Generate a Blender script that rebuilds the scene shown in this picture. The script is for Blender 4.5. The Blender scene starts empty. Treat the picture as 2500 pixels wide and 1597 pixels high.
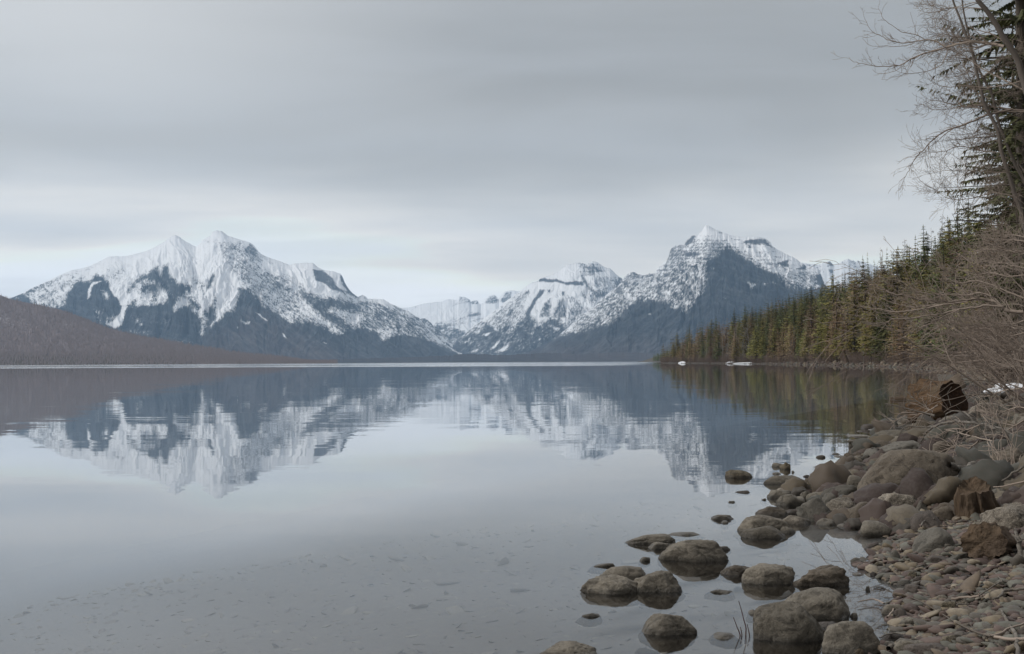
import bpy, bmesh, math, random
import numpy as np
from mathutils import Vector, Matrix, noise as mnoise
R = math.radians
rng = np.random.default_rng(7)
random.seed(7)
scn = bpy.context.scene
COL = scn.collection

# ------------------------------------------------------------------ camera
FPX = 3333.0                      # focal length in photo pixels (photo 2500 x 1597)
CAMH = 1.6
pitch = math.atan(85.4 / FPX)
roll = 0.0050
Fw = Vector((0, math.cos(pitch), math.sin(pitch)))
Vv = Vector((0, -math.sin(pitch), math.cos(pitch)))
Xx = Vector((1, 0, 0))
Rt = Xx * math.cos(roll) - Vv * math.sin(roll)
Up = Xx * math.sin(roll) + Vv * math.cos(roll)
cd = bpy.data.cameras.new('camera')
cam = bpy.data.objects.new('camera', cd)
COL.objects.link(cam)
cd.sensor_width = 36.0
cd.lens = FPX * 36.0 / 2500.0
cd.clip_start = 0.1
cd.clip_end = 60000
m = Matrix((Rt, Up, -Fw)).transposed().to_4x4()
m.translation = (0, 0, CAMH)
cam.matrix_world = m
scn.camera = cam
CP = np.array([0, 0, CAMH])
aF, aR, aU = np.array(Fw), np.array(Rt), np.array(Up)
def ray(px, py):
    return aF * FPX + aR * (px - 1250.0) - aU * (py - 798.5)
def atY(px, py, Y):
    d = ray(px, py); t = Y / d[1]
    return CP + d * t
def atZ(px, py, Z=0.0):
    d = ray(px, py); t = (Z - CAMH) / d[2]
    return CP + d * t
def toPx(P):
    q = np.asarray(P, float) - CP
    f = q @ aF
    return 1250 + q @ aR / f * FPX, 798.5 - q @ aU / f * FPX

# ------------------------------------------------------------------ render / exposure
scn.view_settings.view_transform = 'Standard'
scn.view_settings.look = 'None'
scn.view_settings.exposure = 0.31
scn.view_settings.gamma = 1.0
scn.render.engine = 'CYCLES'
cy = scn.cycles
cy.max_bounces = 10; cy.diffuse_bounces = 3; cy.glossy_bounces = 4
cy.transparent_max_bounces = 24; cy.volume_bounces = 1
cy.use_denoising = True
cy.sample_clamp_indirect = 6

# ------------------------------------------------------------------ node helper
class NT:
    def __init__(s, nt): s.nt = nt
    def n(s, typ, **kw):
        nd = s.nt.nodes.new(typ)
        for k, v in kw.items():
            if k.startswith('i_'):
                nd.inputs[k[2:].replace('_', ' ')].default_value = v
            else: setattr(nd, k, v)
        return nd
    def l(s, a, b): s.nt.links.new(a, b)
    def math(s, op, a, b=None, c=None, clamp=False):
        nd = s.nt.nodes.new('ShaderNodeMath'); nd.operation = op; nd.use_clamp = clamp
        for i, v in enumerate((a, b, c)):
            if v is None: continue
            if isinstance(v, (int, float)): nd.inputs[i].default_value = v
            else: s.l(v, nd.inputs[i])
        return nd.outputs[0]
    def mr(s, v, a, b, c=0.0, d=1.0, smooth=True):
        nd = s.nt.nodes.new('ShaderNodeMapRange')
        nd.interpolation_type = 'SMOOTHSTEP' if smooth else 'LINEAR'
        s.l(v, nd.inputs[0])
        for i, x in enumerate((a, b, c, d)):
            if isinstance(x, (int, float)): nd.inputs[i + 1].default_value = x
            else: s.l(x, nd.inputs[i + 1])
        return nd.outputs[0]
    def mix(s, f, a, b, bt='MIX'):
        nd = s.nt.nodes.new('ShaderNodeMix'); nd.data_type = 'RGBA'; nd.blend_type = bt
        for i, v in ((0, f), (6, a), (7, b)):
            if isinstance(v, (int, float)): nd.inputs[i].default_value = v
            elif isinstance(v, tuple): nd.inputs[i].default_value = (*v, 1) if len(v) == 3 else v
            else: s.l(v, nd.inputs[i])
        return nd.outputs[2]
    def ramp(s, f, stops, interp='LINEAR'):
        nd = s.nt.nodes.new('ShaderNodeValToRGB'); nd.color_ramp.interpolation = interp
        e = nd.color_ramp.elements
        while len(e) < len(stops): e.new(0.5)
        for el, (p, c) in zip(e, stops): el.position = p; el.color = (*c, 1)
        s.l(f, nd.inputs[0]); return nd.outputs[0]
    def noise(s, vec, scale, detail=4.0, rough=0.5, dist=0.0):
        nd = s.nt.nodes.new('ShaderNodeTexNoise')
        nd.inputs['Scale'].default_value = scale; nd.inputs['Detail'].default_value = detail
        nd.inputs['Roughness'].default_value = rough; nd.inputs['Distortion'].default_value = dist
        if vec is not None: s.l(vec, nd.inputs['Vector'])
        return nd.outputs[0], nd.outputs[1]
    def vmul(s, vec, xyz):
        nd = s.nt.nodes.new('ShaderNodeVectorMath'); nd.operation = 'MULTIPLY'
        s.l(vec, nd.inputs[0]); nd.inputs[1].default_value = xyz
        return nd.outputs[0]
    def vadd(s, a, b):
        nd = s.nt.nodes.new('ShaderNodeVectorMath'); nd.operation = 'ADD'
        s.l(a, nd.inputs[0])
        if isinstance(b, tuple): nd.inputs[1].default_value = b
        else: s.l(b, nd.inputs[1])
        return nd.outputs[0]
def newmat(name):
    mt = bpy.data.materials.new(name); mt.use_nodes = True
    mt.node_tree.nodes.clear()
    t = NT(mt.node_tree)
    out = t.n('ShaderNodeOutputMaterial')
    return mt, t, out
def principled(t, out, color, rough=0.8, spec=0.3, normal=None):
    b = t.n('ShaderNodeBsdfPrincipled')
    if isinstance(color, tuple): b.inputs['Base Color'].default_value = (*color, 1)
    else: t.l(color, b.inputs['Base Color'])
    if isinstance(rough, (int, float)): b.inputs['Roughness'].default_value = rough
    else: t.l(rough, b.inputs['Roughness'])
    b.inputs['Specular IOR Level'].default_value = spec
    if normal is not None: t.l(normal, b.inputs['Normal'])
    t.l(b.outputs[0], out.inputs[0]); return b
def bump(t, h, strength=0.5, dist=0.02):
    b = t.n('ShaderNodeBump'); b.inputs['Strength'].default_value = strength
    b.inputs['Distance'].default_value = dist; t.l(h, b.inputs['Height']); return b.outputs[0]

# ------------------------------------------------------------------ world: overcast sky
w = bpy.data.worlds.new('World'); scn.world = w; w.use_nodes = True
w.node_tree.nodes.clear(); t = NT(w.node_tree)
wo = t.n('ShaderNodeOutputWorld')
sky = t.n('ShaderNodeTexSky'); sky.sky_type = 'NISHITA'; sky.sun_disc = False
SUN_EL, SUN_AZ = R(40), R(-104)
sky.sun_elevation = SUN_EL; sky.sun_rotation = SUN_AZ
bg1 = t.n('ShaderNodeBackground'); t.l(sky.outputs[0], bg1.inputs[0]); bg1.inputs[1].default_value = 0.1
tc = t.n('ShaderNodeTexCoord')
sep = t.n('ShaderNodeSeparateXYZ'); t.l(tc.outputs['Generated'], sep.inputs[0])
# clouds live on a high flat layer: stretch with elevation
zs = t.math('ADD', sep.outputs[2], 0.09)
cx_ = t.math('DIVIDE', sep.outputs[0], zs); cy_ = t.math('DIVIDE', sep.outputs[1], zs)
cmb = t.n('ShaderNodeCombineXYZ'); t.l(cx_, cmb.inputs[0]); t.l(cy_, cmb.inputs[1])
n1, _ = t.noise(t.vadd(cmb.outputs[0], (3.1, 1.3, 0)), 0.42, 5, 0.45, 0.3)
n2, _ = t.noise(t.vmul(cmb.outputs[0], (1.0, 1.6, 1.0)), 0.95, 5, 0.5, 0.4)
nn = t.math('ADD', t.math('MULTIPLY', t.math('SUBTRACT', n1, 0.5), 0.15), t.math('MULTIPLY', t.math('SUBTRACT', n2, 0.5), 0.05))
# warp elevation used for the ramp a little with noise, so bands are uneven
ze = t.math('ADD', sep.outputs[2], nn)
zr = t.math('POWER', t.math('MAXIMUM', ze, 0.0), 0.5)
def S(r, g, b):
    f = lambda c: ((c / 255 + 0.055) / 1.055) ** 2.4
    return (f(r), f(g), f(b))
st = [(0.00, (1.40, 1.27, 1.08)), (0.05, (1.46, 1.30, 1.06)), (0.075, (1.22, 1.10, .93)), (0.09, (.96, .89, .79)),
      (0.12, (.67, .64, .59)), (0.155, (.43, .415, .385)), (0.20, (.305, .295, .275)), (0.235, (.305, .30, .285)), (0.27, (.345, .34, .325)),
      (0.36, (.60, .61, .63)), (0.6, (1.3, 1.32, 1.36)), (1.0, (1.9, 1.93, 1.98))]
cr = t.ramp(zr, [(math.sqrt(p), c) for p, c in st], 'B_SPLINE')
n3, _ = t.noise(t.vmul(cmb.outputs[0], (0.8, 1.5, 1.0)), 0.8, 6, 0.5, 0.5)
cc = t.mix(t.mr(n3, 0.36, 0.64, 0.0, 0.30), cr, (.52, .53, .54))
lft = t.math('MULTIPLY', t.mr(ze, .13, .21), t.mr(t.math('ADD', sep.outputs[0], t.math('MULTIPLY', nn, .8)), .02, -.34))
cc = t.mix(t.math('MULTIPLY', lft, t.mr(sep.outputs[2], .5, .35)), cc, (.58, .575, .56))
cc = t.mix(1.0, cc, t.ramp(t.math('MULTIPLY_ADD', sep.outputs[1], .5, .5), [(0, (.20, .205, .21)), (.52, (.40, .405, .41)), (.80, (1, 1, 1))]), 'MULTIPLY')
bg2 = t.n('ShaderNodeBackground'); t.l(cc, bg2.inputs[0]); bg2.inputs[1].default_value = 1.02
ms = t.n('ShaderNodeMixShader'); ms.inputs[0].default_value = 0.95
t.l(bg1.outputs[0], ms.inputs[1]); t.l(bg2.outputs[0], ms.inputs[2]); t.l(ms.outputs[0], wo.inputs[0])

sd = bpy.data.lights.new('sun', 'SUN'); sun = bpy.data.objects.new('sun', sd); COL.objects.link(sun)
sd.energy = 1.5; sd.angle = R(14); sd.color = (1.0, 0.97, 0.93)
sv = Vector((math.sin(SUN_AZ) * math.cos(SUN_EL), math.cos(SUN_AZ) * math.cos(SUN_EL), math.sin(SUN_EL)))
sun.rotation_euler = sv.to_track_quat('Z', 'Y').to_euler()

# ------------------------------------------------------------------ mesh helpers
def mesh_np(name, V, F, mat=None, smooth=True):
    V = np.asarray(V, np.float32); me = bpy.data.meshes.new(name)
    if isinstance(F, np.ndarray):
        k = F.shape[1]; nf = len(F)
        me.vertices.add(len(V)); me.vertices.foreach_set('co', V.ravel())
        me.loops.add(nf * k); me.polygons.add(nf)
        me.polygons.foreach_set('loop_start', np.arange(0, nf * k, k, dtype=np.int32))
        me.loops.foreach_set('vertex_index', F.astype(np.int32).ravel())
        if smooth: me.polygons.foreach_set('use_smooth', np.ones(nf, bool))
        me.update(calc_edges=True)
    else:
        me.from_pydata([tuple(v) for v in V.tolist()], [], F)
        if smooth: me.polygons.foreach_set('use_smooth', np.ones(len(F), bool))
        me.update()
    me.validate()
    if mat: me.materials.append(mat)
    return me
def link(name, me, parent=None, loc=None):
    o = bpy.data.objects.new(name, me); COL.objects.link(o)
    if parent: o.parent = parent
    if loc is not None: o.location = tuple(float(c) for c in loc)
    return o
def tag(o, label=None, cat=None, group=None, kind=None):
    if label: o['label'] = label
    if cat: o['category'] = cat
    if group: o['group'] = group
    if kind: o['kind'] = kind
    return o
def fattr(me, name, vals):
    a = me.attributes.new(name, 'FLOAT', 'POINT'); a.data.foreach_set('value', np.asarray(vals, np.float32))
def gridF(nr, nc):
    i = np.arange(nr - 1)[:, None] * nc + np.arange(nc - 1)[None, :]
    return np.stack([i, i + 1, i + nc + 1, i + nc], -1).reshape(-1, 4)
# numpy value noise
_lat = np.random.default_rng(99).random((256, 256)).astype(np.float32)
def vn(x, y):
    xi = np.floor(x).astype(int); yi = np.floor(y).astype(int)
    fx = x - xi; fy = y - yi; fx = fx * fx * (3 - 2 * fx); fy = fy * fy * (3 - 2 * fy)
    a = _lat[xi & 255, yi & 255]; b = _lat[(xi + 1) & 255, yi & 255]
    c = _lat[xi & 255, (yi + 1) & 255]; d = _lat[(xi + 1) & 255, (yi + 1) & 255]
    return (a * (1 - fx) + b * fx) * (1 - fy) + (c * (1 - fx) + d * fx) * fy
def fbm(x, y, o=4, g=0.5, seed=0):
    x = np.asarray(x, float) + seed * 17.3; y = np.asarray(y, float) + seed * 31.7
    s = 0; a = 1; tt = 0
    for i in range(o):
        s = s + a * vn(x, y); tt += a; a *= g; x = x * 2.03 + 5.1; y = y * 2.03 + 9.7
    return s / tt
def sst(a, b, x):
    q = np.clip((x - a) / (b - a), 0, 1); return q * q * (3 - 2 * q)
def polysd(px, py, poly):
    """signed distance, positive inside"""
    d = np.full(px.shape, 1e18); ins = np.zeros(px.shape, bool)
    n = len(poly)
    for i in range(n):
        x0, y0 = poly[i]; x1, y1 = poly[(i + 1) % n]
        ex, ey = x1 - x0, y1 - y0
        q = np.clip(((px - x0) * ex + (py - y0) * ey) / (ex * ex + ey * ey + 1e-9), 0, 1)
        d = np.minimum(d, (px - x0 - q * ex) ** 2 + (py - y0 - q * ey) ** 2)
        c = ((y0 > py) != (y1 > py))
        with np.errstate(divide='ignore', invalid='ignore'):
            ins ^= c & (px < (x1 - x0) * (py - y0) / (y1 - y0 + 1e-12) + x0)
    d = np.sqrt(d); return np.where(ins, d, -d)

# ------------------------------------------------------------------ terrain functions
SH = np.array([(-60, -1.5), (-10, .6), (3, 1.5), (7, 2.0), (8, 2.3), (9.7, 2.85), (10.8, 2.8), (12, 3.35), (13, 3.5), (14, 3.3), (16, 3.5),
      (18, 4.3), (21, 5.4), (25, 6.7), (30, 8.4), (35, 10.4), (45, 14), (66, 21), (100, 36), (125, 45.5), (140, 52), (170, 61), (230, 72), (300, 86),
      (380, 97), (520, 111), (680, 122), (850, 121), (1000, 119), (1100, 116), (1150, 122), (1190, 150), (1260, 300), (2300, 420), (2420, 262),
      (2900, 262), (3300, 700), (16000, 3000), (30000, 3500)], float)
def shoreX(y):
    y = np.asarray(y, float)
    b = np.interp(y, SH[:, 0], SH[:, 1])
    amp = np.clip(y * 0.012, 0.12, 6)
    return b + (fbm(y / (0.9 + y * .03), y * 0 + 3.3, 3) - 0.5) * amp * np.where(y > 3, 1, 0.3)
def hgt(x, y):
    x = np.asarray(x, float); y = np.asarray(y, float)
    o = x - shoreX(y)
    land = (0.20 * np.clip(o, 0, 5) + 0.06 * np.clip(o - 5, 0, 5) + 0.33 * np.clip(o - 10, 0, 150) + 0.12 * np.clip(o - 160, 0, 600))
    bed = 0.13 * np.clip(o, -5, 0) + 0.16 * np.clip(o + 5, -15, 0) + 0.25 * np.clip(o + 20, -25, 0)
    z = np.where(o > 0, land, bed)
    near = np.exp(-np.hypot(x, y) / 60)
    z = z + (fbm(x * 1.3, y * 1.3, 3, seed=2) - .5) * 0.09 * near
    z = z + (fbm(x * 0.06, y * 0.06, 3, seed=5) - .5) * np.clip((o - 8) * .12, 0, 9)
    return z
def hit(px, py):
    """where the view ray through a photo pixel meets water or land"""
    d = ray(px, py); d = d / np.linalg.norm(d)
    s = 2.0
    while s < 3000:
        P = CP + d * s
        if P[2] < max(0.0, float(hgt(P[0], P[1]))): break
        s *= 1.004
    return CP + d * s

# ------------------------------------------------------------------ ground sheet
yy = [-50]
while yy[-1] < 24000:
    c = yy[-1]; yy.append(c + (8 if c < -5 else max(.12, abs(c) * .012)))
yy = np.array(yy)
oo = [0.0]
while oo[-1] < 6000: oo.append(oo[-1] + max(.11, oo[-1] * .035))
oo = np.array(oo); oo = np.concatenate([-oo[:0:-1], oo])
Yg, Og = np.meshgrid(yy, oo, indexing='ij')
Xg = np.clip(shoreX(Yg) + Og, -9000, 9000)
Zg = hgt(Xg, Yg)
V = np.stack([Xg, Yg, Zg], -1).reshape(-1, 3)
gm, t, out = newmat('gravel_ground')
geo = t.n('ShaderNodeNewGeometry'); pos = geo.outputs['Position']
sp = t.n('ShaderNodeSeparateXYZ'); t.l(pos, sp.inputs[0])
vo = t.n('ShaderNodeTexVoronoi'); vo.inputs['Scale'].default_value = 14; t.l(t.vadd(pos, t.vmul(t.noise(pos, 3, 2)[1], (.05, .05, .05))), vo.inputs['Vector'])
hs = t.n('ShaderNodeSeparateColor'); t.l(vo.outputs['Color'], hs.inputs[0])
pc = t.ramp(hs.outputs[0], [(0, (.06, .05, .05)), (.25, (.13, .105, .10)), (.45, (.17, .15, .125)), (.65, (.12, .13, .125)), (.8, (.22, .19, .15)), (1, (.30, .29, .26))], 'CONSTANT')
edge = t.math('MULTIPLY', t.mr(vo.outputs['Distance'], .25, .6, 0, .75), t.mr(sp.outputs[2], -.10, .01, .4, 1))
c0 = t.mix(edge, pc, (.035, .03, .026))
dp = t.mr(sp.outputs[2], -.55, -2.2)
c1 = t.mix(dp, t.mix(t.mr(sp.outputs[2], 0.02, -0.05, 0, .88), c0, (.37, .345, .315)), (.55, .585, .62))  # deep bed painted paler and bluer, standing in for light scattered in the water
soil = t.mix(t.noise(pos, .3, 5)[0], (.05, .042, .03), (.10, .085, .055))
c2 = t.mix(t.mr(sp.outputs[2], .9, 1.6), c1, soil)
bh = t.math('MULTIPLY', t.math('SUBTRACT', 1.0, vo.outputs['Distance']), t.mr(sp.outputs[2], -.10, .01, .12, 1))
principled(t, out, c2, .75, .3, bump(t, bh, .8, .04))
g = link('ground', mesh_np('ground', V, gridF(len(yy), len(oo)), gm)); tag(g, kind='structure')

# ------------------------------------------------------------------ lake surface
wx = np.concatenate([-np.geomspace(9000, 10, 30), [0], np.geomspace(10, 9000, 30)])
Yw, Xw = np.meshgrid(yy[::4], wx, indexing='ij')
V = np.stack([Xw, Yw, Xw * 0], -1).reshape(-1, 3)
wm, t, out = newmat('lake_water')
geo = t.n('ShaderNodeNewGeometry'); pos = geo.outputs['Position']
sp = t.n('ShaderNodeSeparateXYZ'); t.l(pos, sp.inputs[0])
X, Y = sp.outputs[0], sp.outputs[1]
lo, _ = t.noise(t.vmul(pos, (.004, .012, 1)), 1, 3)
ystart = t.math('ADD', Y, t.math('MULTIPLY', t.math('SUBTRACT', lo, .5), 60))
r1 = t.mr(ystart, 430, 445)
lee = t.math('SUBTRACT', X, t.math('MULTIPLY', Y, .108))
r2 = t.mr(lee, -25, 8, 1, 0)
stk, _ = t.noise(t.vmul(pos, (.0012, .011, 1)), 1, 3, .6)
stk2, _ = t.noise(t.vmul(pos, (.0002, .0012, 1)), 1, 4, .65)
ruf = t.math('MULTIPLY', t.math('MULTIPLY', r1, r2), t.mr(t.math('MULTIPLY', t.math('ADD', stk, stk2), .5), .41, .58, .05, .8))
_, nc = t.noise(t.vmul(pos, (.30, 1.7, 1)), 1, 4, .65)
_, nc2 = t.noise(t.vmul(pos, (3.5, 9, 1)), 1, 2, .5)
calm, _ = t.noise(t.vmul(pos, (.02, .09, 1)), 1, 3, .5)
amp = t.math('MULTIPLY', t.mr(calm, .38, .62, .25, 1.0), t.mr(Y, 9, 34, .0035, .021))
def cen(c, a):
    v = t.vadd(c, (-.5, -.5, -.5))
    nd = t.n('ShaderNodeVectorMath', operation='SCALE'); t.l(v, nd.inputs[0])
    if isinstance(a, float): nd.inputs['Scale'].default_value = a
    else: t.l(a, nd.inputs['Scale'])
    return nd.outputs[0]
nv = t.vadd(t.vadd(t.vmul(cen(nc, amp), (.7, 1.3, 0)), t.vmul(cen(nc2, amp), (.25, .5, 0))), (0, 0, 1))
nrm = t.n('ShaderNodeVectorMath', operation='NORMALIZE'); t.l(nv, nrm.inputs[0])
gl = t.n('ShaderNodeBsdfGlossy'); t.l(nrm.outputs[0], gl.inputs['Normal'])
gl.inputs['Color'].default_value = (.98, .99, 1.0, 1)
t.l(t.math('MULTIPLY', ruf, .24), gl.inputs['Roughness'])
tr = t.n('ShaderNodeBsdfTransparent'); tr.inputs[0].default_value = (.84, .86, .88, 1)
fr = t.n('ShaderNodeFresnel'); fr.inputs[0].default_value = 1.333; t.l(nrm.outputs[0], fr.inputs['Normal'])
mx = t.n('ShaderNodeMixShader'); t.l(fr.outputs[0], mx.inputs[0]); t.l(tr.outputs[0], mx.inputs[1]); t.l(gl.outputs[0], mx.inputs[2])
t.l(mx.outputs[0], out.inputs[0])
lk = link('lake_water', mesh_np('lake_water', V, gridF(len(yy[::4]), len(wx)), wm)); tag(lk, kind='structure')

# ------------------------------------------------------------------ mountains
def conv(ox, oy, s, pts): return [(ox + a / s, oy + b / s) for a, b in pts]
S4 = 4.0133
def c1p(*p): return conv(0, 540, S4, p)
def c2p(*p): return conv(500, 540, S4, p)
def c3p(*p): return conv(960, 600, S4, p)
def c4p(*p): return conv(1500, 540, S4, p)
mm, t, out = newmat('mountain_snow_and_forest')
asn = t.n('ShaderNodeAttribute', attribute_name='snow'); atn = t.n('ShaderNodeAttribute', attribute_name='warm'); ark = t.n('ShaderNodeAttribute', attribute_name='rock')
geo = t.n('ShaderNodeNewGeometry')
fn, _ = t.noise(t.vmul(geo.outputs['Position'], (1, 1, .3)), .012, 5, .6)
fn2, _ = t.noise(t.vmul(geo.outputs['Position'], (1, 1, .45)), .0022, 5, .7, .6)
dark = t.mix(t.mr(fn, .3, .7), (.008, .011, .015), (.040, .048, .055)); dark = t.mix(t.mr(fn2, .45, .75, 0, .40), dark, (.070, .074, .082))
dark = t.mix(ark.outputs['Fac'], dark, t.mix(fn, (.045, .05, .06), (.11, .12, .135)))
dark = t.mix(atn.outputs['Fac'], dark, t.mix(fn, (.045, .030, .027), (.125, .09, .078)))
col = t.mix(asn.outputs['Fac'], dark, (.93, .93, .93))
principled(t, out, col, .9, .1)

def mountain(name, ridge, D0, D1, snowfn, du=1.1, nrow=240, relief=1.0, jag=1.0, seed=0, base_y=0.0, curve=1.15, back=.12, kind='structure', mat=mm):
    rx = np.array([p[0] for p in ridge]); ry = np.array([p[1] for p in ridge])
    us = np.arange(rx[0], rx[-1], du)
    py = np.interp(us, rx, ry)
    py0 = np.convolve(np.pad(py, 24, mode='edge'), np.ones(49) / 49, 'valid'); py = py + (fbm(us * .30, us * 0 + seed, 4, .6) - .5) * 4.5 * jag + (fbm(us * .05, us * 0 + seed + 4, 3) - .5) * 3 * jag
    # elevation tangent of the ridge, relative to the horizontal
    hz = 883.9 - (us - 1250) * .005
    el = np.maximum((hz - py) / FPX, 0.0); el0 = np.maximum((hz - np.maximum(py0, py)) / FPX, 0.0)
    fade = np.minimum(1, np.minimum((us - us[0]), (us[-1] - us)) / 4)
    T = np.concatenate([np.linspace(0, 1, nrow), 1 + np.linspace(0, 1, 14)[1:]])
    Tg, Ug = np.meshgrid(T, us, indexing='ij')
    Dg = D0 + (D1 - D0) * np.minimum(Tg, 1) + np.maximum(Tg - 1, 0) * (D1 * back)
    Zr = (el * D1 + CAMH)[None, :]; Zs = (el0 * D1 + CAMH)[None, :]; Zr = Zs + (Zr - Zs) * np.clip(Tg, 0, 1) ** 7
    prof = np.where(Tg <= 1, np.clip(Tg, 0, 1) ** curve, 1 - (Tg - 1) ** 1.1)
    K = (Ug - 1250) / FPX
    Z = Zr * prof - 3 * (1 - np.minimum(Tg, 1))
    env = np.clip(Tg, 0, 1) * np.clip(1 - Tg, 0, 1) * 4
    wq = fbm(Ug * .015, Tg * 2.0, 3, .5, seed + 8) * 3
    gul = 1 - np.abs(fbm(Ug * .022 + Tg * 1.6 + wq, Tg * 3.0 - Ug * .006, 5, .55, seed) * 2 - 1) * 2
    gul2 = fbm(Ug * .10 + Tg * 4 + wq, Tg * 16, 4, .6, seed + 3) - .5
    Z = Z + env * relief * Zr * (.085 * gul + .035 * gul2)
    Z = np.where(Tg > 1, Z + 0, Z)
    Z = np.maximum(Z, -3)
    # keep slope points under the ridge line as seen from the lake
    lim = ((el * D1)[None, :]) / D1 * Dg + CAMH
    Z = np.where(Tg < 1, np.minimum(Z, lim * .985), Z)
    P = np.stack([K * Dg, Dg, Z], -1)
    Q = P - CP; f = Q @ aF
    pX = 1250 + Q @ aR / f * FPX; pY = 798.5 - Q @ aU / f * FPX
    sn, warm, rock = snowfn(pX, pY)
    me = mesh_np(name, P.reshape(-1, 3), gridF(len(T), len(us)), mat)
    fattr(me, 'snow', sn.ravel()); fattr(me, 'warm', (warm + 0 * sn).ravel()); fattr(me, 'rock', (rock + 0 * sn).ravel())
    o = link(name, me); tag(o, kind=kind)
    return o, P
def paint(px, py, base, polys, warp=5, seed=0):
    """what grows or lies where: 1 = open snow, 0 = forest, between = mixed"""
    wx_ = px + (fbm(px * .07, py * .07, 3, seed=seed) - .5) * warp * 2
    wy_ = py + (fbm(px * .07, py * .07, 3, seed=seed + 9) - .5) * warp * 2
    s = base
    for poly, val, soft in polys:
        a = polysd(wx_, wy_, poly); sf = soft * (1.5 if soft < 3 else 3.0) + 1; k = sst(-sf, sf, a); s = s * (1 - k) + val * k
    return s
def speck(px, py, s, ang=0.0, seed=0, amp=1.15, fx=.22, fy=.10, sharp=.22):
    ca, sa = math.cos(ang), math.sin(ang)
    a = px * ca + py * sa; b = -px * sa + py * ca
    n = fbm(a * fy * 1.3, b * fx * 1.5, 4, .75, seed) * .45 + fbm(px * .95, py * .6, 3, .7, seed + 5) * .40 + fbm(px * .06, py * .09, 2, .6, seed + 7) * .15
    n = (n - .5) * 2.5
    q = s + n * amp * np.clip(1.25 - np.abs(s - .5) * 1.7, .30, 1)
    f_ = fbm(a * .03, b * .22, 4, .65, seed + 11)
    return np.maximum(sst(.5 - sharp, .5 + sharp, q), .055 * sst(.50, .75, f_))

# -- left mountain
ridA = c1p((60, 775), (90, 757), (200, 715), (330, 650), (480, 580), (600, 520), (700, 480), (800, 462), (880, 440), (960, 400), (1060, 345), (1230, 343), (1320, 320), (1400, 300), (1500, 262), (1600, 205), (1660, 160), (1715, 132), (1760, 155), (1830, 205), (1915, 250), (1970, 212), (1985, 180), (2060, 135), (2085, 100)) + \
    c2p((115, 88), (160, 95), (220, 140), (330, 175), (440, 210), (480, 235), (520, 290), (560, 325), (650, 365), (740, 395), (830, 430), (880, 415), (960, 408), (1060, 408), (1110, 450), (1170, 478), (1260, 492), (1330, 515), (1350, 545), (1370, 600), (1400, 650), (1450, 705), (1500, 740), (1545, 718), (1580, 740), (1600, 765), (1660, 758), (1750, 765), (1830, 810), (1930, 855), (2000, 885), (2100, 950)) + \
    c3p((330, 800), (400, 870), (500, 960), (560, 1000), (640, 1035), (800, 1080), (1000, 1130))
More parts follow.
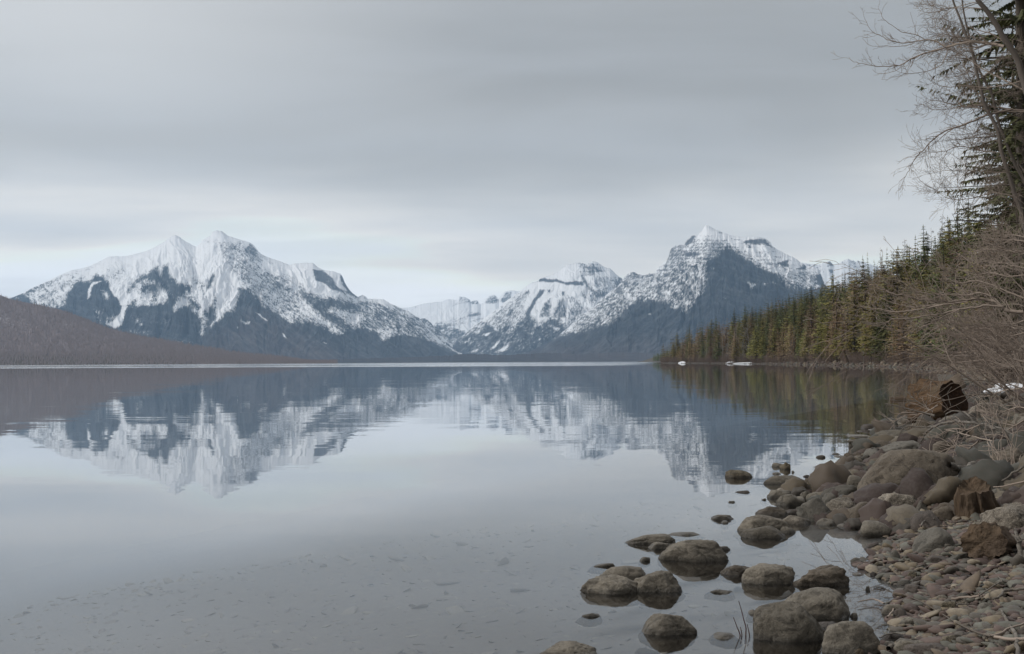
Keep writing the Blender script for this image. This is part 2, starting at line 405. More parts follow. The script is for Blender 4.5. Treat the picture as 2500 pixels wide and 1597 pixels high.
def snA(px, py):
    ridge_t = 1.0 - .10 * sst(640, 720, py)
    low = c1p((-50, 700), (280, 740), (340, 790), (480, 830), (620, 830), (620, 760), (740, 590), (800, 565), (880, 590), (930, 520), (1000, 530), (1060, 600), (1130, 720), (1190, 830), (1240, 830), (1330, 830), (1450, 810), (1620, 800), (1700, 820), (1720, 880), (1800, 830), (1860, 830), (1900, 880), (1970, 960), (2040, 850), (2080, 830), (2130, 960), (2200, 880), (2290, 880), (2350, 660)) + \
        c2p((420, 650), (500, 720), (600, 830), (700, 860), (820, 980), (880, 990), (950, 940), (1100, 970), (1300, 1100), (1500, 1030), (1650, 1060), (1750, 1160), (1900, 1100), (2000, 1100), (2200, 1150), (2500, 1300), (2600, 1600)) + c1p((-50, 1600))
    P = [(low, 0.02, 3)]
    P += [(c2p((180, 280), (560, 330), (830, 430), (900, 600), (930, 740), (1000, 830), (1330, 1100), (1100, 1000), (880, 990), (600, 830), (420, 640), (180, 400)), .56, 6),
          (c2p((560, 310), (700, 390), (860, 430), (960, 400), (1060, 400), (1100, 500), (1050, 600), (950, 640), (880, 560), (700, 500), (560, 480)), .88, 6),
          (c2p((940, 640), (1000, 700), (1150, 750), (1300, 750), (1560, 800), (1550, 900), (1230, 880), (1500, 1040), (1330, 1100), (1000, 830), (930, 740)), .2, 4),
          (c2p((900, 800), (1000, 830), (1330, 1105), (1180, 1020), (960, 930)), .78, 4),
          (c2p((1560, 770), (1800, 800), (2100, 950), (2240, 1150), (1900, 1110), (1650, 1070), (1500, 1020), (1560, 900)), .36, 5),
          (c2p((1600, 765), (1750, 765), (1850, 830), (1700, 820)), .8, 3),
          (c2p((1260, 880), (1450, 960), (1540, 1000), (1480, 1040), (1350, 960)), .6, 4),
          (c2p((1060, 480), (1170, 490), (1260, 570), (1300, 640), (1390, 700), (1490, 745), (1300, 700), (1200, 620), (1090, 580)), .14, 2),
          (c2p((1290, 690), (1490, 745), (1560, 790), (1400, 760)), .7, 2),
          (c2p((1318, 510), (1345, 520), (1385, 620), (1500, 745), (1390, 700), (1330, 600)), .12, 2),
          (c2p((-20, 200), (60, 180), (150, 200), (220, 190), (380, 210), (420, 280), (520, 290), (500, 330), (420, 370), (360, 400), (200, 430), (180, 280), (100, 220)), .55, 3),
          (c2p((380, 290), (440, 220), (520, 290), (480, 335)), .2, 2)]
    P += [(c1p((80, 775), (100, 750), (480, 582), (620, 540), (440, 640), (280, 735), (200, 770)), .22, 3),
          (c1p((600, 525), (860, 450), (1000, 400), (860, 480), (700, 560)), .6, 4),
          (c1p((280, 740), (480, 625), (700, 565), (870, 560), (740, 600), (600, 700), (630, 800), (480, 830), (330, 790)), .62, 5),
          (c1p((905, 600), (990, 590), (910, 625), (885, 740), (860, 760), (865, 680)), .95, 1.6),
          (c1p((990, 680), (1030, 680), (1090, 740), (1050, 770), (1010, 740)), .62, 3),
          (c1p((920, 880), (1000, 870), (970, 990)), .42, 4),
          (c1p((1050, 480), (1250, 430), (1230, 540), (1140, 600), (1080, 560)), .68, 6),
          (c1p((1070, 650), (1250, 650), (1238, 850), (1215, 930), (1195, 1010), (1120, 1045), (1045, 1010), (1110, 975), (1180, 900), (1200, 830), (1130, 720)), 1.1, 2),
          (c1p((1040, 940), (1160, 910), (1130, 980), (1050, 990)), .5, 3),
          (c1p((1240, 720), (1250, 650), (1330, 590), (1450, 500), (1550, 450), (1570, 520), (1600, 440), (1640, 420), (1670, 520), (1740, 600), (1870, 620), (1880, 680), (1780, 740), (1700, 830), (1600, 830), (1560, 640), (1480, 580), (1370, 600)), .13, 3),
          (c1p((1290, 690), (1380, 610), (1440, 590), (1380, 700), (1480, 720), (1480, 790), (1540, 780), (1550, 660), (1640, 690), (1625, 790), (1500, 805), (1330, 830), (1250, 790)), .80, 3),
          (c1p((1370, 700), (1400, 620), (1530, 590), (1560, 660), (1530, 790), (1490, 785), (1480, 705)), .17, 3),
          (c1p((1240, 850), (1300, 770), (1330, 775), (1310, 850)), .1, 3),
          (c1p((1820, 740), (1870, 740), (1960, 840), (1960, 900), (1860, 800)), .2, 3),
          (c1p((2020, 650), (2080, 510), (2100, 530), (2060, 650), (2030, 680)), .2, 2.5),
          (c1p((1790, 440), (1950, 560), (2010, 600), (2030, 800), (1990, 760), (1900, 600)), .62, 4),
          (c1p((2060, 830), (2110, 740), (2125, 760), (2110, 870), (2080, 900)), .15, 3),
          (c1p((1960, 1130), (1970, 1040), (2000, 900), (2050, 850), (2030, 950), (2010, 1080)), .62, 3),
          (c1p((2200, 860), (2180, 930), (2060, 1030), (2120, 950), (2130, 880)), .8, 3),
          (c1p((1300, 940), (1420, 940), (1390, 1010), (1330, 990)), .38, 5),
          (c1p((1480, 940), (1750, 940), (1700, 1010), (1500, 990)), .26, 6),
          (c1p((1560, 1150), (1850, 1160), (1880, 1210), (1700, 1190)), .34, 4),
          (c1p((1200, 1060), (1500, 1080), (1550, 1130), (1300, 1100)), .28, 4),
          (c2p((330, 950), (360, 955), (430, 1010), (410, 1020)), .6, 1.5),
          (c2p((490, 890), (520, 900), (620, 975), (600, 975)), .7, 1.2),
          (c2p((760, 1100), (775, 1105), (800, 1145), (785, 1140)), .8, 1),
          (c2p((1140, 1180), (1160, 1180), (1210, 1200), (1190, 1205)), .7, 1),
          (c2p((410, 985), (450, 985), (440, 1010)), .9, 1.2), (c2p((310, 1025), (335, 1035), (325, 1045)), .9, 1)]
    s = paint(px, py, ridge_t, P, 2.6, 1)
    q = np.where(px > 548, 1.0, 0.0) * sst(540, 575, px)
    up = speck(px, py, s, .25, 1, fx=.2, fy=.16)
    dn = speck(px, py, s, .62, 2, fx=.34, fy=.08)
    sn = up * (1 - q) + dn * q
    warm = .55 * sst(-30, 30, polysd(px, py, c2p((0, 1150), (500, 850), (700, 950), (1200, 1230), (1600, 1420), (0, 1500)))) * (.4 + .9 * fbm(px * .05 + py * .08, py * .2 - px * .12, 3, seed=8))
    rock = sst(-3, 3, polysd(px, py, c2p((-100, 150), (560, 200), (1400, 480), (1600, 780), (1300, 720), (1000, 600), (400, 450), (-100, 300))))
    return sn, warm, rock
mountain('left_snowy_mountain', ridA, 11500, 16500, snA, relief=.9, seed=1, jag=.5)

# -- far back range
ridC = [(930, 733)] + c3p((0, 610), (100, 610), (170, 600), (260, 575), (350, 560), (480, 545), (540, 520), (620, 530), (650, 492), (700, 500), (740, 520), (760, 545), (790, 533), (825, 535), (850, 572), (890, 560), (905, 520), (940, 490), (985, 478), (1015, 500), (1030, 525), (1060, 480), (1100, 445), (1150, 435), (1240, 445), (1400, 450), (1700, 600))
def snC(px, py):
    P = [(c3p((560, 600), (630, 540), (655, 490), (750, 520), (760, 560), (640, 580)), .55, 2), (c3p((755, 550), (800, 535), (838, 545), (835, 580), (770, 580)), .42, 2),
         (c3p((900, 560), (940, 495), (985, 480), (1030, 530), (1000, 570), (930, 565)), .42, 2), (c3p((1045, 540), (1100, 450), (1170, 455), (1150, 530), (1080, 560)), .38, 2),
         (c3p((130, 610), (260, 590), (230, 620), (160, 640)), .62, 3),
         (c3p((430, 760), (560, 700), (640, 670), (720, 700), (700, 745), (520, 775)), .6, 4),
         (c3p((715, 700), (730, 670), (830, 640), (850, 670), (780, 700)), .3, 3), 
         (c3p((370, 790), (430, 770), (560, 780), (760, 730), (900, 700), (900, 730), (740, 760), (540, 800), (660, 800), (730, 840), (700, 1100), (100, 1100), (150, 780)), .3, 3),
         (c3p((480, 850), (580, 835), (590, 860), (500, 870)), .62, 3), (c3p((640, 810), (720, 800), (860, 740), (800, 800), (710, 845)), .95, 2)]
    s = paint(px, py, np.full(px.shape, 1.0), P, 2.5, 3)
    return speck(px, py, s, -.35, 4, fx=.3, fy=.12, amp=.9), 0.0, sst(795, 775, py)
mountain('far_snowy_range', ridC, 17500, 22000, snC, relief=.5, seed=3, jag=.6, nrow=150)
ridC2 = c3p((200, 760), (250, 720), (300, 710), (340, 730), (400, 785), (470, 850), (560, 930), (640, 990), (760, 1060))
def snC2(px, py):
    s = paint(px, py, np.full(px.shape, .42), [(c3p((440, 880), (480, 890), (570, 980), (540, 970)), .8, 2)], 3, 4)
    return speck(px, py, s, .7, 6, fx=.3, fy=.12), 0.0, .2
mountain('valley_spur', ridC2, 15500, 17500, snC2, relief=.5, seed=6, jag=.5, nrow=80)

# -- central mountain
ridD = c3p((480, 1060), (560, 985), (700, 862), (800, 780), (900, 702), (1050, 600), (1100, 545), (1240, 450), (1340, 370), (1420, 345), (1440, 320), (1550, 285), (1640, 240), (1700, 190), (1790, 165), (1830, 168), (1900, 180), (1960, 150), (2000, 162), (2060, 200), (2130, 225), (2180, 270), (2240, 320), (2300, 380), (2500, 500), (2700, 700))
def snD(px, py):
    low = c3p((400, 1100), (560, 970), (700, 850), (900, 730), (1000, 800), (1200, 700), (1320, 660), (1420, 765), (1530, 700), (1620, 700), (1690, 785), (1780, 740), (1900, 640), (2800, 640), (2800, 1400), (400, 1400))
    P = [(low, .2, 3),
         (c3p((1250, 450), (1340, 460), (1250, 640), (1200, 740), (1050, 800), (950, 770), (700, 880), (900, 710), (1080, 590)), .52, 4),
         (c3p((1000, 800), (1240, 650), (1320, 660), (1200, 760), (1150, 830), (1050, 830)), .5, 4),
         (c3p((1412, 352), (1440, 315), (1520, 322), (1600, 325), (1680, 352), (1860, 352), (1865, 392), (1780, 388), (1700, 382), (1600, 352), (1520, 362), (1450, 347)), .10, 1.3),
         (c3p((1830, 165), (1900, 180), (1960, 180), (2040, 210), (2060, 260), (1990, 290), (1920, 300), (1870, 260)), .42, 3),
         (c3p((1990, 280), (2240, 320), (2245, 400), (2160, 420), (2100, 460), (1950, 400)), .56, 3),
         (c3p((2150, 350), (2245, 320), (2240, 400), (2160, 420)), .25, 2),
         (c3p((1835, 260), (1880, 320), (1950, 420), (2100, 450), (2120, 500), (1990, 510), (1900, 410), (1860, 370)), .27, 2.5),
         (c3p((1840, 440), (1920, 430), (2000, 520), (1960, 600), (1900, 560), (1840, 500)), .55, 3),
         (c3p((1435, 430), (1490, 435), (1410, 540), (1350, 640), (1320, 700), (1280, 680), (1350, 560)), .12, 2),
         (c3p((1300, 450), (1340, 420), (1345, 465), (1290, 475)), .3, 2),
         (c3p((1480, 560), (1540, 500), (1545, 640), (1535, 700), (1430, 700)), .38, 2.5),
         (c3p((1510, 430), (1535, 430), (1530, 460), (1510, 460)), .2, 1.5),
         (c3p((1625, 520), (1675, 510), (1695, 640), (1690, 710), (1550, 700), (1590, 600)), .36, 2.5),
         (c3p((1645, 440), (1690, 450), (1660, 510)), .2, 1.5),
         (c3p((1700, 480), (1760, 490), (1910, 630), (1850, 720), (1750, 750), (1700, 770), (1720, 600)), .5, 3),
         (c3p((1000, 1045), (1060, 1000), (1140, 955), (1110, 1020)), .95, 2), (c3p((960, 1010), (1040, 925), (1030, 970), (990, 1010)), .8, 2),
         (c3p((790, 855), (850, 820), (840, 850)), .8, 1.5), (c3p((870, 882), (940, 855), (930, 880)), .8, 1.5), (c3p((1390, 915), (1455, 912), (1440, 935)), .8, 1.3),
         (c3p((1540, 785), (1620, 805), (1590, 825)), .75, 2), (c3p((1380, 760), (1460, 765), (1430, 785), (1390, 790)), .85, 2), (c3p((750, 1045), (830, 1010), (820, 1035)), .6, 2),
         (c3p((1200, 690), (1300, 650), (1240, 720), (1160, 850), (1140, 840)), .65, 3), (c3p((680, 960), (760, 900), (740, 940)), .6, 2)]
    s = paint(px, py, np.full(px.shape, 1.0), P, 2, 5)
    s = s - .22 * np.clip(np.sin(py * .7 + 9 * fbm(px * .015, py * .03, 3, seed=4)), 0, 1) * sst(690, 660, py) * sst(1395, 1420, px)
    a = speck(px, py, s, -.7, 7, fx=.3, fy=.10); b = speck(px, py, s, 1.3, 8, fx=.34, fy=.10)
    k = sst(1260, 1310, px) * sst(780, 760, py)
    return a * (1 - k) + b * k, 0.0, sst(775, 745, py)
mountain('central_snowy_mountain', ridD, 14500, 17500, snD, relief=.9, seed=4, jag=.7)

# -- far right snowy ridge
ridG = c4p((1700, 470), (1850, 405), (1920, 418), (2000, 425), (2070, 405), (2120, 390), (2160, 430), (2210, 412), (2240, 385), (2300, 368), (2340, 385), (2380, 400)) + conv(2050, 500, 5.1267, [(100, 655), (140, 650), (200, 690), (330, 720), (520, 780), (700, 900)])
def snG(px, py):
    P = [(c4p((2075, 405), (2120, 388), (2155, 440), (2090, 445)), .2, 1.5), (c4p((2200, 420), (2408, 340), (2408, 460), (2300, 440)), .6, 3), (c4p((1880, 430), (2000, 440), (2060, 500), (1980, 520), (1900, 460)), .55, 3),
         (c4p((2100, 470), (2140, 480), (2130, 570), (2110, 560)), .45, 2)]
    s = paint(px, py, np.full(px.shape, .93), P, 2, 7)
    return speck(px, py, s, .1, 9, fx=.34, fy=.10), 0.0, 1.0
mountain('far_right_snowy_ridge', ridG, 16500, 19000, snG, relief=.5, seed=8, jag=.8, nrow=110)

# -- right mountain
ridE = c3p((1050, 1110), (1200, 1080), (1300, 1050), (1500, 960), (1650, 850), (1780, 742), (1900, 642), (1960, 600), (2100, 470), (2200, 400), (2250, 330), (2300, 275), (2350, 250)) + \
    c4p((210, 505), (230, 520), (290, 530), (350, 515), (400, 508), (415, 470), (490, 400), (520, 385), (540, 335), (555, 280), (600, 240), (660, 232), (690, 235), (720, 185), (770, 135), (825, 138), (870, 90), (895, 50), (912, 33), (945, 50), (1000, 75), (1060, 105), (1150, 130), (1200, 150), (1300, 152), (1400, 150), (1480, 165), (1540, 205), (1550, 240), (1630, 290), (1760, 350), (1850, 410), (1880, 430), (2000, 460), (2030, 520), (2070, 630), (2200, 740), (2500, 900), (3000, 1100))
def snE(px, py):
    low = c3p((900, 1300), (1100, 1040), (1500, 930), (1750, 860), (1900, 830), (2100, 760), (2300, 640)) + c4p((200, 800), (330, 790), (500, 800), (600, 850), (700, 880), (800, 780), (870, 660), (900, 560), (880, 470), (910, 370), (1000, 330), (1110, 240), (1180, 290), (1300, 350), (1440, 450), (1640, 540), (1800, 640), (2080, 640), (3000, 900), (3000, 1600))
    P = [(c3p((1050, 1150), (1650, 840), (1960, 590), (2350, 240)) + c4p((400, 500), (520, 380), (560, 270), (690, 230), (800, 200), (830, 350), (900, 380), (880, 480), (870, 660), (800, 780), (700, 880), (600, 850), (330, 860), (0, 1000), (-300, 1150)), .42, 5),
         (c4p((690, 260), (900, 170), (1100, 180), (1110, 240), (1000, 330), (910, 370), (830, 420), (700, 420)), .56, 5),
         (low, .03, 4),
         (c4p((1130, 240), (1500, 430), (1700, 530), (1850, 630), (2060, 630), (2000, 480), (1800, 500), (1500, 400), (1300, 330)), .55, 5),
         (c4p((1600, 540), (1850, 640), (1700, 660)), .3, 4),
         (c4p((1400, 300), (1560, 280), (1650, 360), (1500, 380)), .72, 4),
         (c4p((860, 30), (960, 30), (1060, 110), (1180, 150), (1050, 165), (900, 130)), 1.0, 3),
         (c4p((555, 270), (600, 240), (690, 260), (680, 340), (600, 400), (530, 390)), .35, 2.5),
         (c4p((690, 240), (770, 135), (805, 150), (770, 210), (720, 245)), .16, 2),
         (c4p((690, 300), (740, 300), (840, 315), (820, 345), (700, 345)), .12, 2),
         (c4p((1150, 172), (1230, 180), (1200, 188)), .1, 1), (c4p((1020, 105), (1055, 105), (1055, 118), (1020, 118)), .2, .8),
         (c4p((1250, 215), (1290, 200), (1330, 172), (1480, 178), (1540, 245), (1400, 222), (1300, 225)), .12, 1.6),
         (c4p((1290, 230), (1340, 240), (1320, 260)), .2, 2),
         (c4p((1600, 410), (1700, 385), (1715, 445), (1640, 440)), .06, 1.6), (c4p((1780, 465), (1870, 428), (1885, 470), (1820, 480)), .12, 1.6),
         (c4p((1970, 510), (2030, 520), (2070, 640), (1990, 610)), .12, 2),
         (c4p((0, 660), (183, 485), (250, 520), (160, 600), (0, 720)), .34, 3), (c3p((2270, 470), (2310, 460), (2300, 500), (2275, 500)), .95, 2),
         (c4p((90, 700), (150, 710), (130, 745)), .95, 2), (c4p((500, 690), (550, 690), (530, 720)), .9, 2),
         (c4p((1305, 595), (1390, 625), (1350, 665)), .7, 2.5), (c4p((1430, 590), (1500, 610), (1470, 625)), .6, 2), (c4p((1540, 595), (1590, 605), (1550, 612)), .7, 1.5),
         (c4p((940, 460), (980, 460), (970, 475)), .6, 1.5), (c4p((1060, 750), (1140, 760), (1110, 780)), .35, 3), (c4p((640, 790), (680, 785), (600, 850)), .6, 2),
         (c4p((340, 905), (365, 905), (360, 922)), .8, 1), (c3p((1770, 840), (1800, 845), (1785, 862)), .8, 1.5)]
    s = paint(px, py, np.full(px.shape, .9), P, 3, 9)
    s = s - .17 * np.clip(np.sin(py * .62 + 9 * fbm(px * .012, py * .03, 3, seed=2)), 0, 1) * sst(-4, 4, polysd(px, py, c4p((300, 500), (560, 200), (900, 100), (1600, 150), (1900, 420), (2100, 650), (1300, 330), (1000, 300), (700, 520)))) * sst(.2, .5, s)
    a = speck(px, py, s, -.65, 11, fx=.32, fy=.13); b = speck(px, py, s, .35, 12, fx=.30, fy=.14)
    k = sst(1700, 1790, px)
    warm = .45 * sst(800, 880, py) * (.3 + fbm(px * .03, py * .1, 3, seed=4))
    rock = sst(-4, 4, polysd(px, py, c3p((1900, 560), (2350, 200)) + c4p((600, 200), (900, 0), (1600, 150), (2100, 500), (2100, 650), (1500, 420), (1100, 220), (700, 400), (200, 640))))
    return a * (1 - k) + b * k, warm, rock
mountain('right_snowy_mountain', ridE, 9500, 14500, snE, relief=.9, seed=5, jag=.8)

# -- low wooded rise along the far shore
ridH = [(700, 884), (800, 878), (900, 874), (1000, 872), (1080, 868), (1150, 864), (1230, 867), (1330, 862), (1420, 864), (1500, 860), (1600, 862), (1700, 864), (1900, 868)]
def snH(px, py):
    z = np.zeros(px.shape); return z, .25 + .5 * sst(1150, 1500, px) * fbm(px * .05, py * .2, 3, seed=3), 0.0
mountain('far_shore_forest_rise', ridH, 8800, 9800, snH, relief=.3, seed=12, jag=.8, nrow=40)

# -- brown burnt hill on the left
ridL = [(-120, 712)] + c1p((0, 727), (60, 752), (120, 768), (200, 786), (300, 806), (420, 830), (600, 870), (750, 925), (900, 985), (1080, 1055), (1300, 1110), (1600, 1165), (1900, 1222), (2200, 1270)) + c2p((200, 1282), (500, 1312), (700, 1332), (860, 1358), (1000, 1380), (1150, 1396), (1300, 1402))
lm, t, out = newmat('burnt_hillside')
geo = t.n('ShaderNodeNewGeometry'); asn = t.n('ShaderNodeAttribute', attribute_name='snow'); aw = t.n('ShaderNodeAttribute', attribute_name='warm')
f1, _ = t.noise(t.vmul(geo.outputs['Position'], (1, 1, 3)), .006, 5, .6)
f2, _ = t.noise(geo.outputs['Position'], .06, 4, .7)
b_ = t.mix(f1, (.17, .142, .142), (.25, .212, .212)); b_ = t.mix(t.mr(f2, .3, .7, 0, .15), b_, (.10, .085, .083))
b_ = t.mix(aw.outputs['Fac'], b_, (.075, .068, .052))
principled(t, out, t.mix(asn.outputs['Fac'], b_, (.50, .49, .51)), .95, .05)
def snL(px, py):
    s = paint(px, py, np.zeros(px.shape), [(c1p((-100, 880), (60, 880), (220, 930), (360, 1040), (300, 1090), (100, 1040), (-100, 960)), .36, 8), (c1p((600, 1000), (720, 1000), (700, 1040), (620, 1040)), .3, 5)], 3, 2)
    return speck(px, py, s, .5, 14, fx=.4, fy=.3) * .6, sst(850, 880, py) * .8, 0.0
hill, PL = mountain('burnt_hill', ridL, 4000, 5600, snL, relief=.35, seed=15, jag=.35, nrow=160, mat=lm)

# ------------------------------------------------------------------ tubes
def tubes(lines, sides=4):
    """lines: list of (pts Nx3, radii N) -> V, F"""
    VV = []; FF = []; base = 0
    an = np.arange(sides) * 2 * np.pi / sides; ca, sa = np.cos(an), np.sin(an)
    for P, rr in lines:
        P = np.asarray(P, float); n = len(P)
        T_ = np.gradient(P, axis=0); T_ /= (np.linalg.norm(T_, axis=1)[:, None] + 1e-9)
        ref = np.array([0, 0, 1.0]) if abs(T_[0, 2]) < .8 else np.array([1.0, 0, 0])
        A = np.cross(T_, ref); A /= (np.linalg.norm(A, axis=1)[:, None] + 1e-9); B = np.cross(T_, A)
        ring = P[:, None, :] + (A[:, None, :] * ca[None, :, None] + B[:, None, :] * sa[None, :, None]) * np.asarray(rr)[:, None, None]
        VV.append(ring.reshape(-1, 3))
        i = np.arange(n - 1)[:, None] * sides + np.arange(sides)[None, :]; j = np.arange(n - 1)[:, None] * sides + (np.arange(sides)[None, :] + 1) % sides
        FF.append(np.stack([i, j, j + sides, i + sides], -1).reshape(-1, 4) + base)
        base += n * sides
    return np.concatenate(VV), np.concatenate(FF)
def barkmat(name, c1, c2, scale=20):
    mt, t, out = newmat(name)
    tc = t.n('ShaderNodeTexCoord'); oi = t.n('ShaderNodeObjectInfo')
    f, _ = t.noise(t.vmul(tc.outputs['Object'], (1, 1, .25)), scale, 4, .6)
    cc = t.mix(f, c1, c2); cc = t.mix(t.math('MULTIPLY', oi.outputs['Random'], .35), cc, tuple(x * .6 for x in c1))
    principled(t, out, cc, .9, .15); return mt
def leafmat(name, c1, c2, c3, sc=.6):
    mt, t, out = newmat(name)
    tc = t.n('ShaderNodeTexCoord'); oi = t.n('ShaderNodeObjectInfo')
    f, _ = t.noise(tc.outputs['Object'], sc, 3, .6); f2, _ = t.noise(tc.outputs['Object'], sc * 9, 2, .6)
    cc = t.mix(t.mr(f, .3, .7), c1, c2); cc = t.mix(t.math('MULTIPLY', t.mr(f2, .4, .75), .5), cc, c3)
    v = t.math('MULTIPLY_ADD', oi.outputs['Random'], .7, .62)
    hs = t.n('ShaderNodeHueSaturation'); t.l(v, hs.inputs['Value']); t.l(cc, hs.inputs['Color'])
    t.l(t.math('MULTIPLY_ADD', oi.outputs['Random'], .05, .475), hs.inputs['Hue'])
    principled(t, out, hs.outputs[0], .85, .15); return mt
M_trunk = barkmat('conifer_bark', (.10, .08, .065), (.19, .165, .14), 3)
M_pale = barkmat('pale_bark', (.20, .185, .165), (.36, .33, .295), 3)
M_twig = barkmat('bare_twigs', (0.248, 0.195, 0.159), (0.472, 0.395, 0.330), 2)
M_twigd = barkmat('dark_twigs', (0.201, 0.159, 0.130), (0.389, 0.319, 0.266), 2)
M_greybark = barkmat('grey_bark', (.12, .10, .085), (.22, .19, .165), 3)
M_brush = barkmat('brush_twigs', (.18, .135, .11), (.33, .26, .215), 1)
M_fir = leafmat('fir_needles', (0.070, 0.086, 0.040), (0.147, 0.153, 0.056), (0.224, 0.216, 0.086))
M_pine = leafmat('pine_needles', (0.167, 0.158, 0.056), (0.279, 0.242, 0.074), (0.377, 0.306, 0.111))
M_larch = leafmat('bare_larch_twigs', (0.218, 0.152, 0.097), (0.366, 0.246, 0.152), (0.413, 0.313, 0.202))
M_spruce = leafmat('spruce_needles', (0.063, 0.066, 0.038), (0.119, 0.115, 0.056), (0.182, 0.158, 0.086), .9)

def conifer_crown(H, Rr, nlev, nb, nst, seed, droop=.25, z0=.12, sz=.42, gaps=.1, pw=.85, side=2, updroop=0.0, hang=(.05, .55), jit=0.0):
    g = np.random.default_rng(seed); VV = []
    for i in range(nlev):
        tt = z0 + (1 - z0) * (i + g.random() * .8) / nlev
        if tt > .995: tt = .995
        nbk = nb if tt < .9 else max(3, nb - 2)
        a0 = g.random() * 6.28
        for b in range(nbk):
            if g.random() < gaps: continue
            a = a0 + b * 6.283 / nbk + g.normal() * .25
            prof = (1 - tt) ** pw * min(1.0, .45 + (tt - z0) * 3.0)
            L = Rr * prof * g.uniform(.6, 1.15) + .10
            dx, dy = math.cos(a), math.sin(a); jz = g.normal() * jit * L
            for s in range(nst):
                q = (s + .6 + g.random() * .4) / nst
                p = np.array([dx * L * q, dy * L * q, tt * H + jz * q - droop * L * q * q + .10 * L * q + updroop * L * q ** 3])
                size = sz * (L * .55 + .12) * (1.12 - .6 * q) * g.uniform(.7, 1.3)
                for sgn in ([-1, 1] if side == 2 else [-1, 0, 1]):
                    an = a + sgn * g.uniform(.45, 1.15) + g.normal() * .1
                    tip = p + np.array([math.cos(an), math.sin(an), -g.uniform(*hang)]) * size
                    wv = np.array([-math.sin(an), math.cos(an), g.uniform(-.4, .4)]) * size * .40
                    VV += [p - wv * .6 + g.normal(size=3) * .03 * size, p + wv + np.array([0, 0, -.12 * size]), tip]
    # leader
    for k in range(5):
        a = k * 1.3; VV += [(0, 0, H * .985), (.10 * math.cos(a), .10 * math.sin(a), H * .96), (.02, 0, H * 1.01)]
    V_ = np.array(VV); F_ = np.arange(len(V_)).reshape(-1, 3)
    return V_, F_
def trunk_lines(H, r, lean=0, seed=0, top=.97):
    g = np.random.default_rng(seed); n = 9; z = np.linspace(-.6, H * top, n)
    off = np.cumsum(g.normal(size=(n, 2)) * .03 * H / 20, axis=0)
    P = np.stack([off[:, 0] + lean * z, off[:, 1], z], -1); return [(P, r * (1 - z.clip(0) / H) ** .9 + .015)]
def grow(g, P0, d, L, r, depth, lines, nseg=6, up=.25, wig=.16, kids=5, ratio=.55, spread=.7, flat=0.0, minr=.003):
    P = [np.array(P0, float)]; d = np.array(d, float); d /= np.linalg.norm(d)
    for i in range(nseg):
        d = d + g.normal(size=3) * wig + np.array([0, 0, up / nseg]); d /= np.linalg.norm(d)
        P.append(P[-1] + d * L / nseg)
    P = np.array(P); rr = np.maximum(r * (1 - np.linspace(0, 1, nseg + 1) * .8), minr)
    lines.append((P, rr))
    if depth <= 0: return
    for k in range(kids):
        q = g.uniform(.2, .98) * nseg; i = int(q); i = min(i, nseg - 1); f = q - i
        p = P[i] * (1 - f) + P[i + 1] * f; dd = P[i + 1] - P[i]; dd /= np.linalg.norm(dd)
        s = g.normal(size=3); s[1] *= (1 - flat); s -= dd * (s @ dd); s /= np.linalg.norm(s) + 1e-9
        nd = dd * math.cos(spread) + s * math.sin(spread)
        grow(g, p, nd, L * ratio * g.uniform(.6, 1.15) * (1.1 - .45 * q / nseg), max(rr[i] * .6, minr), depth - 1, lines, max(3, nseg - 1), up, wig, kids, ratio, spread, flat, minr)

# prototypes (mesh data shared by copies)
def proto_conifer(kind, seed):
    if kind == 'fir':
        H = 20; cv = conifer_crown(H, 4.0, 42, 7, 4, seed, .32, .05, .60, .08, .85, 2, 0, (.1, .9), .06); mat = M_fir; r = .24
    elif kind == 'pine':
        H = 20; cv = conifer_crown(H, 4.2, 34, 7, 4, seed, .14, .10, .62, .14, .55, 2, 0, (-.3, .8), .12); mat = M_pine; r = .24
    elif kind == 'larch':
        H = 20; cv = conifer_crown(H, 4.0, 40, 8, 5, seed, .05, .03, .38, .10, .55, 2, 0, (-.4, .6), .15); mat = M_larch; r = .22
    elif kind == 'thin':
        H = 20; cv = conifer_crown(H, 1.5, 34, 5, 3, seed, .45, .25, .6, .30, .5, 2, 0, (.2, 1.2), .15); mat = M_fir; r = .16
    tv, tf = tubes(trunk_lines(H, r, 0, seed), 5)
    return mesh_np(kind + '_trunk', tv, tf, M_trunk), mesh_np(kind + '_crown', cv[0], cv[1], mat, False)
def proto_bare(seed, H=18, lean=0.0, mat=M_pale, kids=6, depth=2, up=.5, nbr=26, spread=.75, low=.25, rt=.16, minr=.028, ln=.20):
    g = np.random.default_rng(seed); tl = trunk_lines(H, rt, lean, seed); P = tl[0][0]; ls = []
    for k in range(nbr):
        q = g.uniform(low, .98); i = q * (len(P) - 1); a = int(i); f = i - a; a = min(a, len(P) - 2)
        p = P[a] * (1 - f) + P[a + 1] * f; az = g.random() * 6.28; el = g.uniform(.2, .9)
        grow(g, p, (math.cos(az), math.sin(az), el), H * ln * (1.25 - q) + .5, .055 * (1.2 - q) + .02, depth, ls, 4, up, .14, kids, .5, spread, 0, minr)
    tv, tf = tubes(tl, 6); bv, bf = tubes(ls, 3)
    return mesh_np('bare_trunk', tv, tf, mat), mesh_np('bare_crown', bv, bf, mat)
PRO = {}
for kind, n in (('fir', 4), ('pine', 4), ('larch', 3), ('thin', 3)):
    PRO[kind] = [proto_conifer(kind, 100 + 7 * i + len(kind)) for i in range(n)]
PRO['birch'] = [proto_bare(300 + i, lean=[0, .05, -.04, .09][i], nbr=16, kids=4) for i in range(4)]
PRO['snag'] = [proto_bare(320 + i, H=20, lean=[0, .02][i], nbr=46, kids=2, depth=1, up=-.5, low=.35, rt=.15, minr=.03, mat=M_trunk, ln=.07) for i in range(2)]

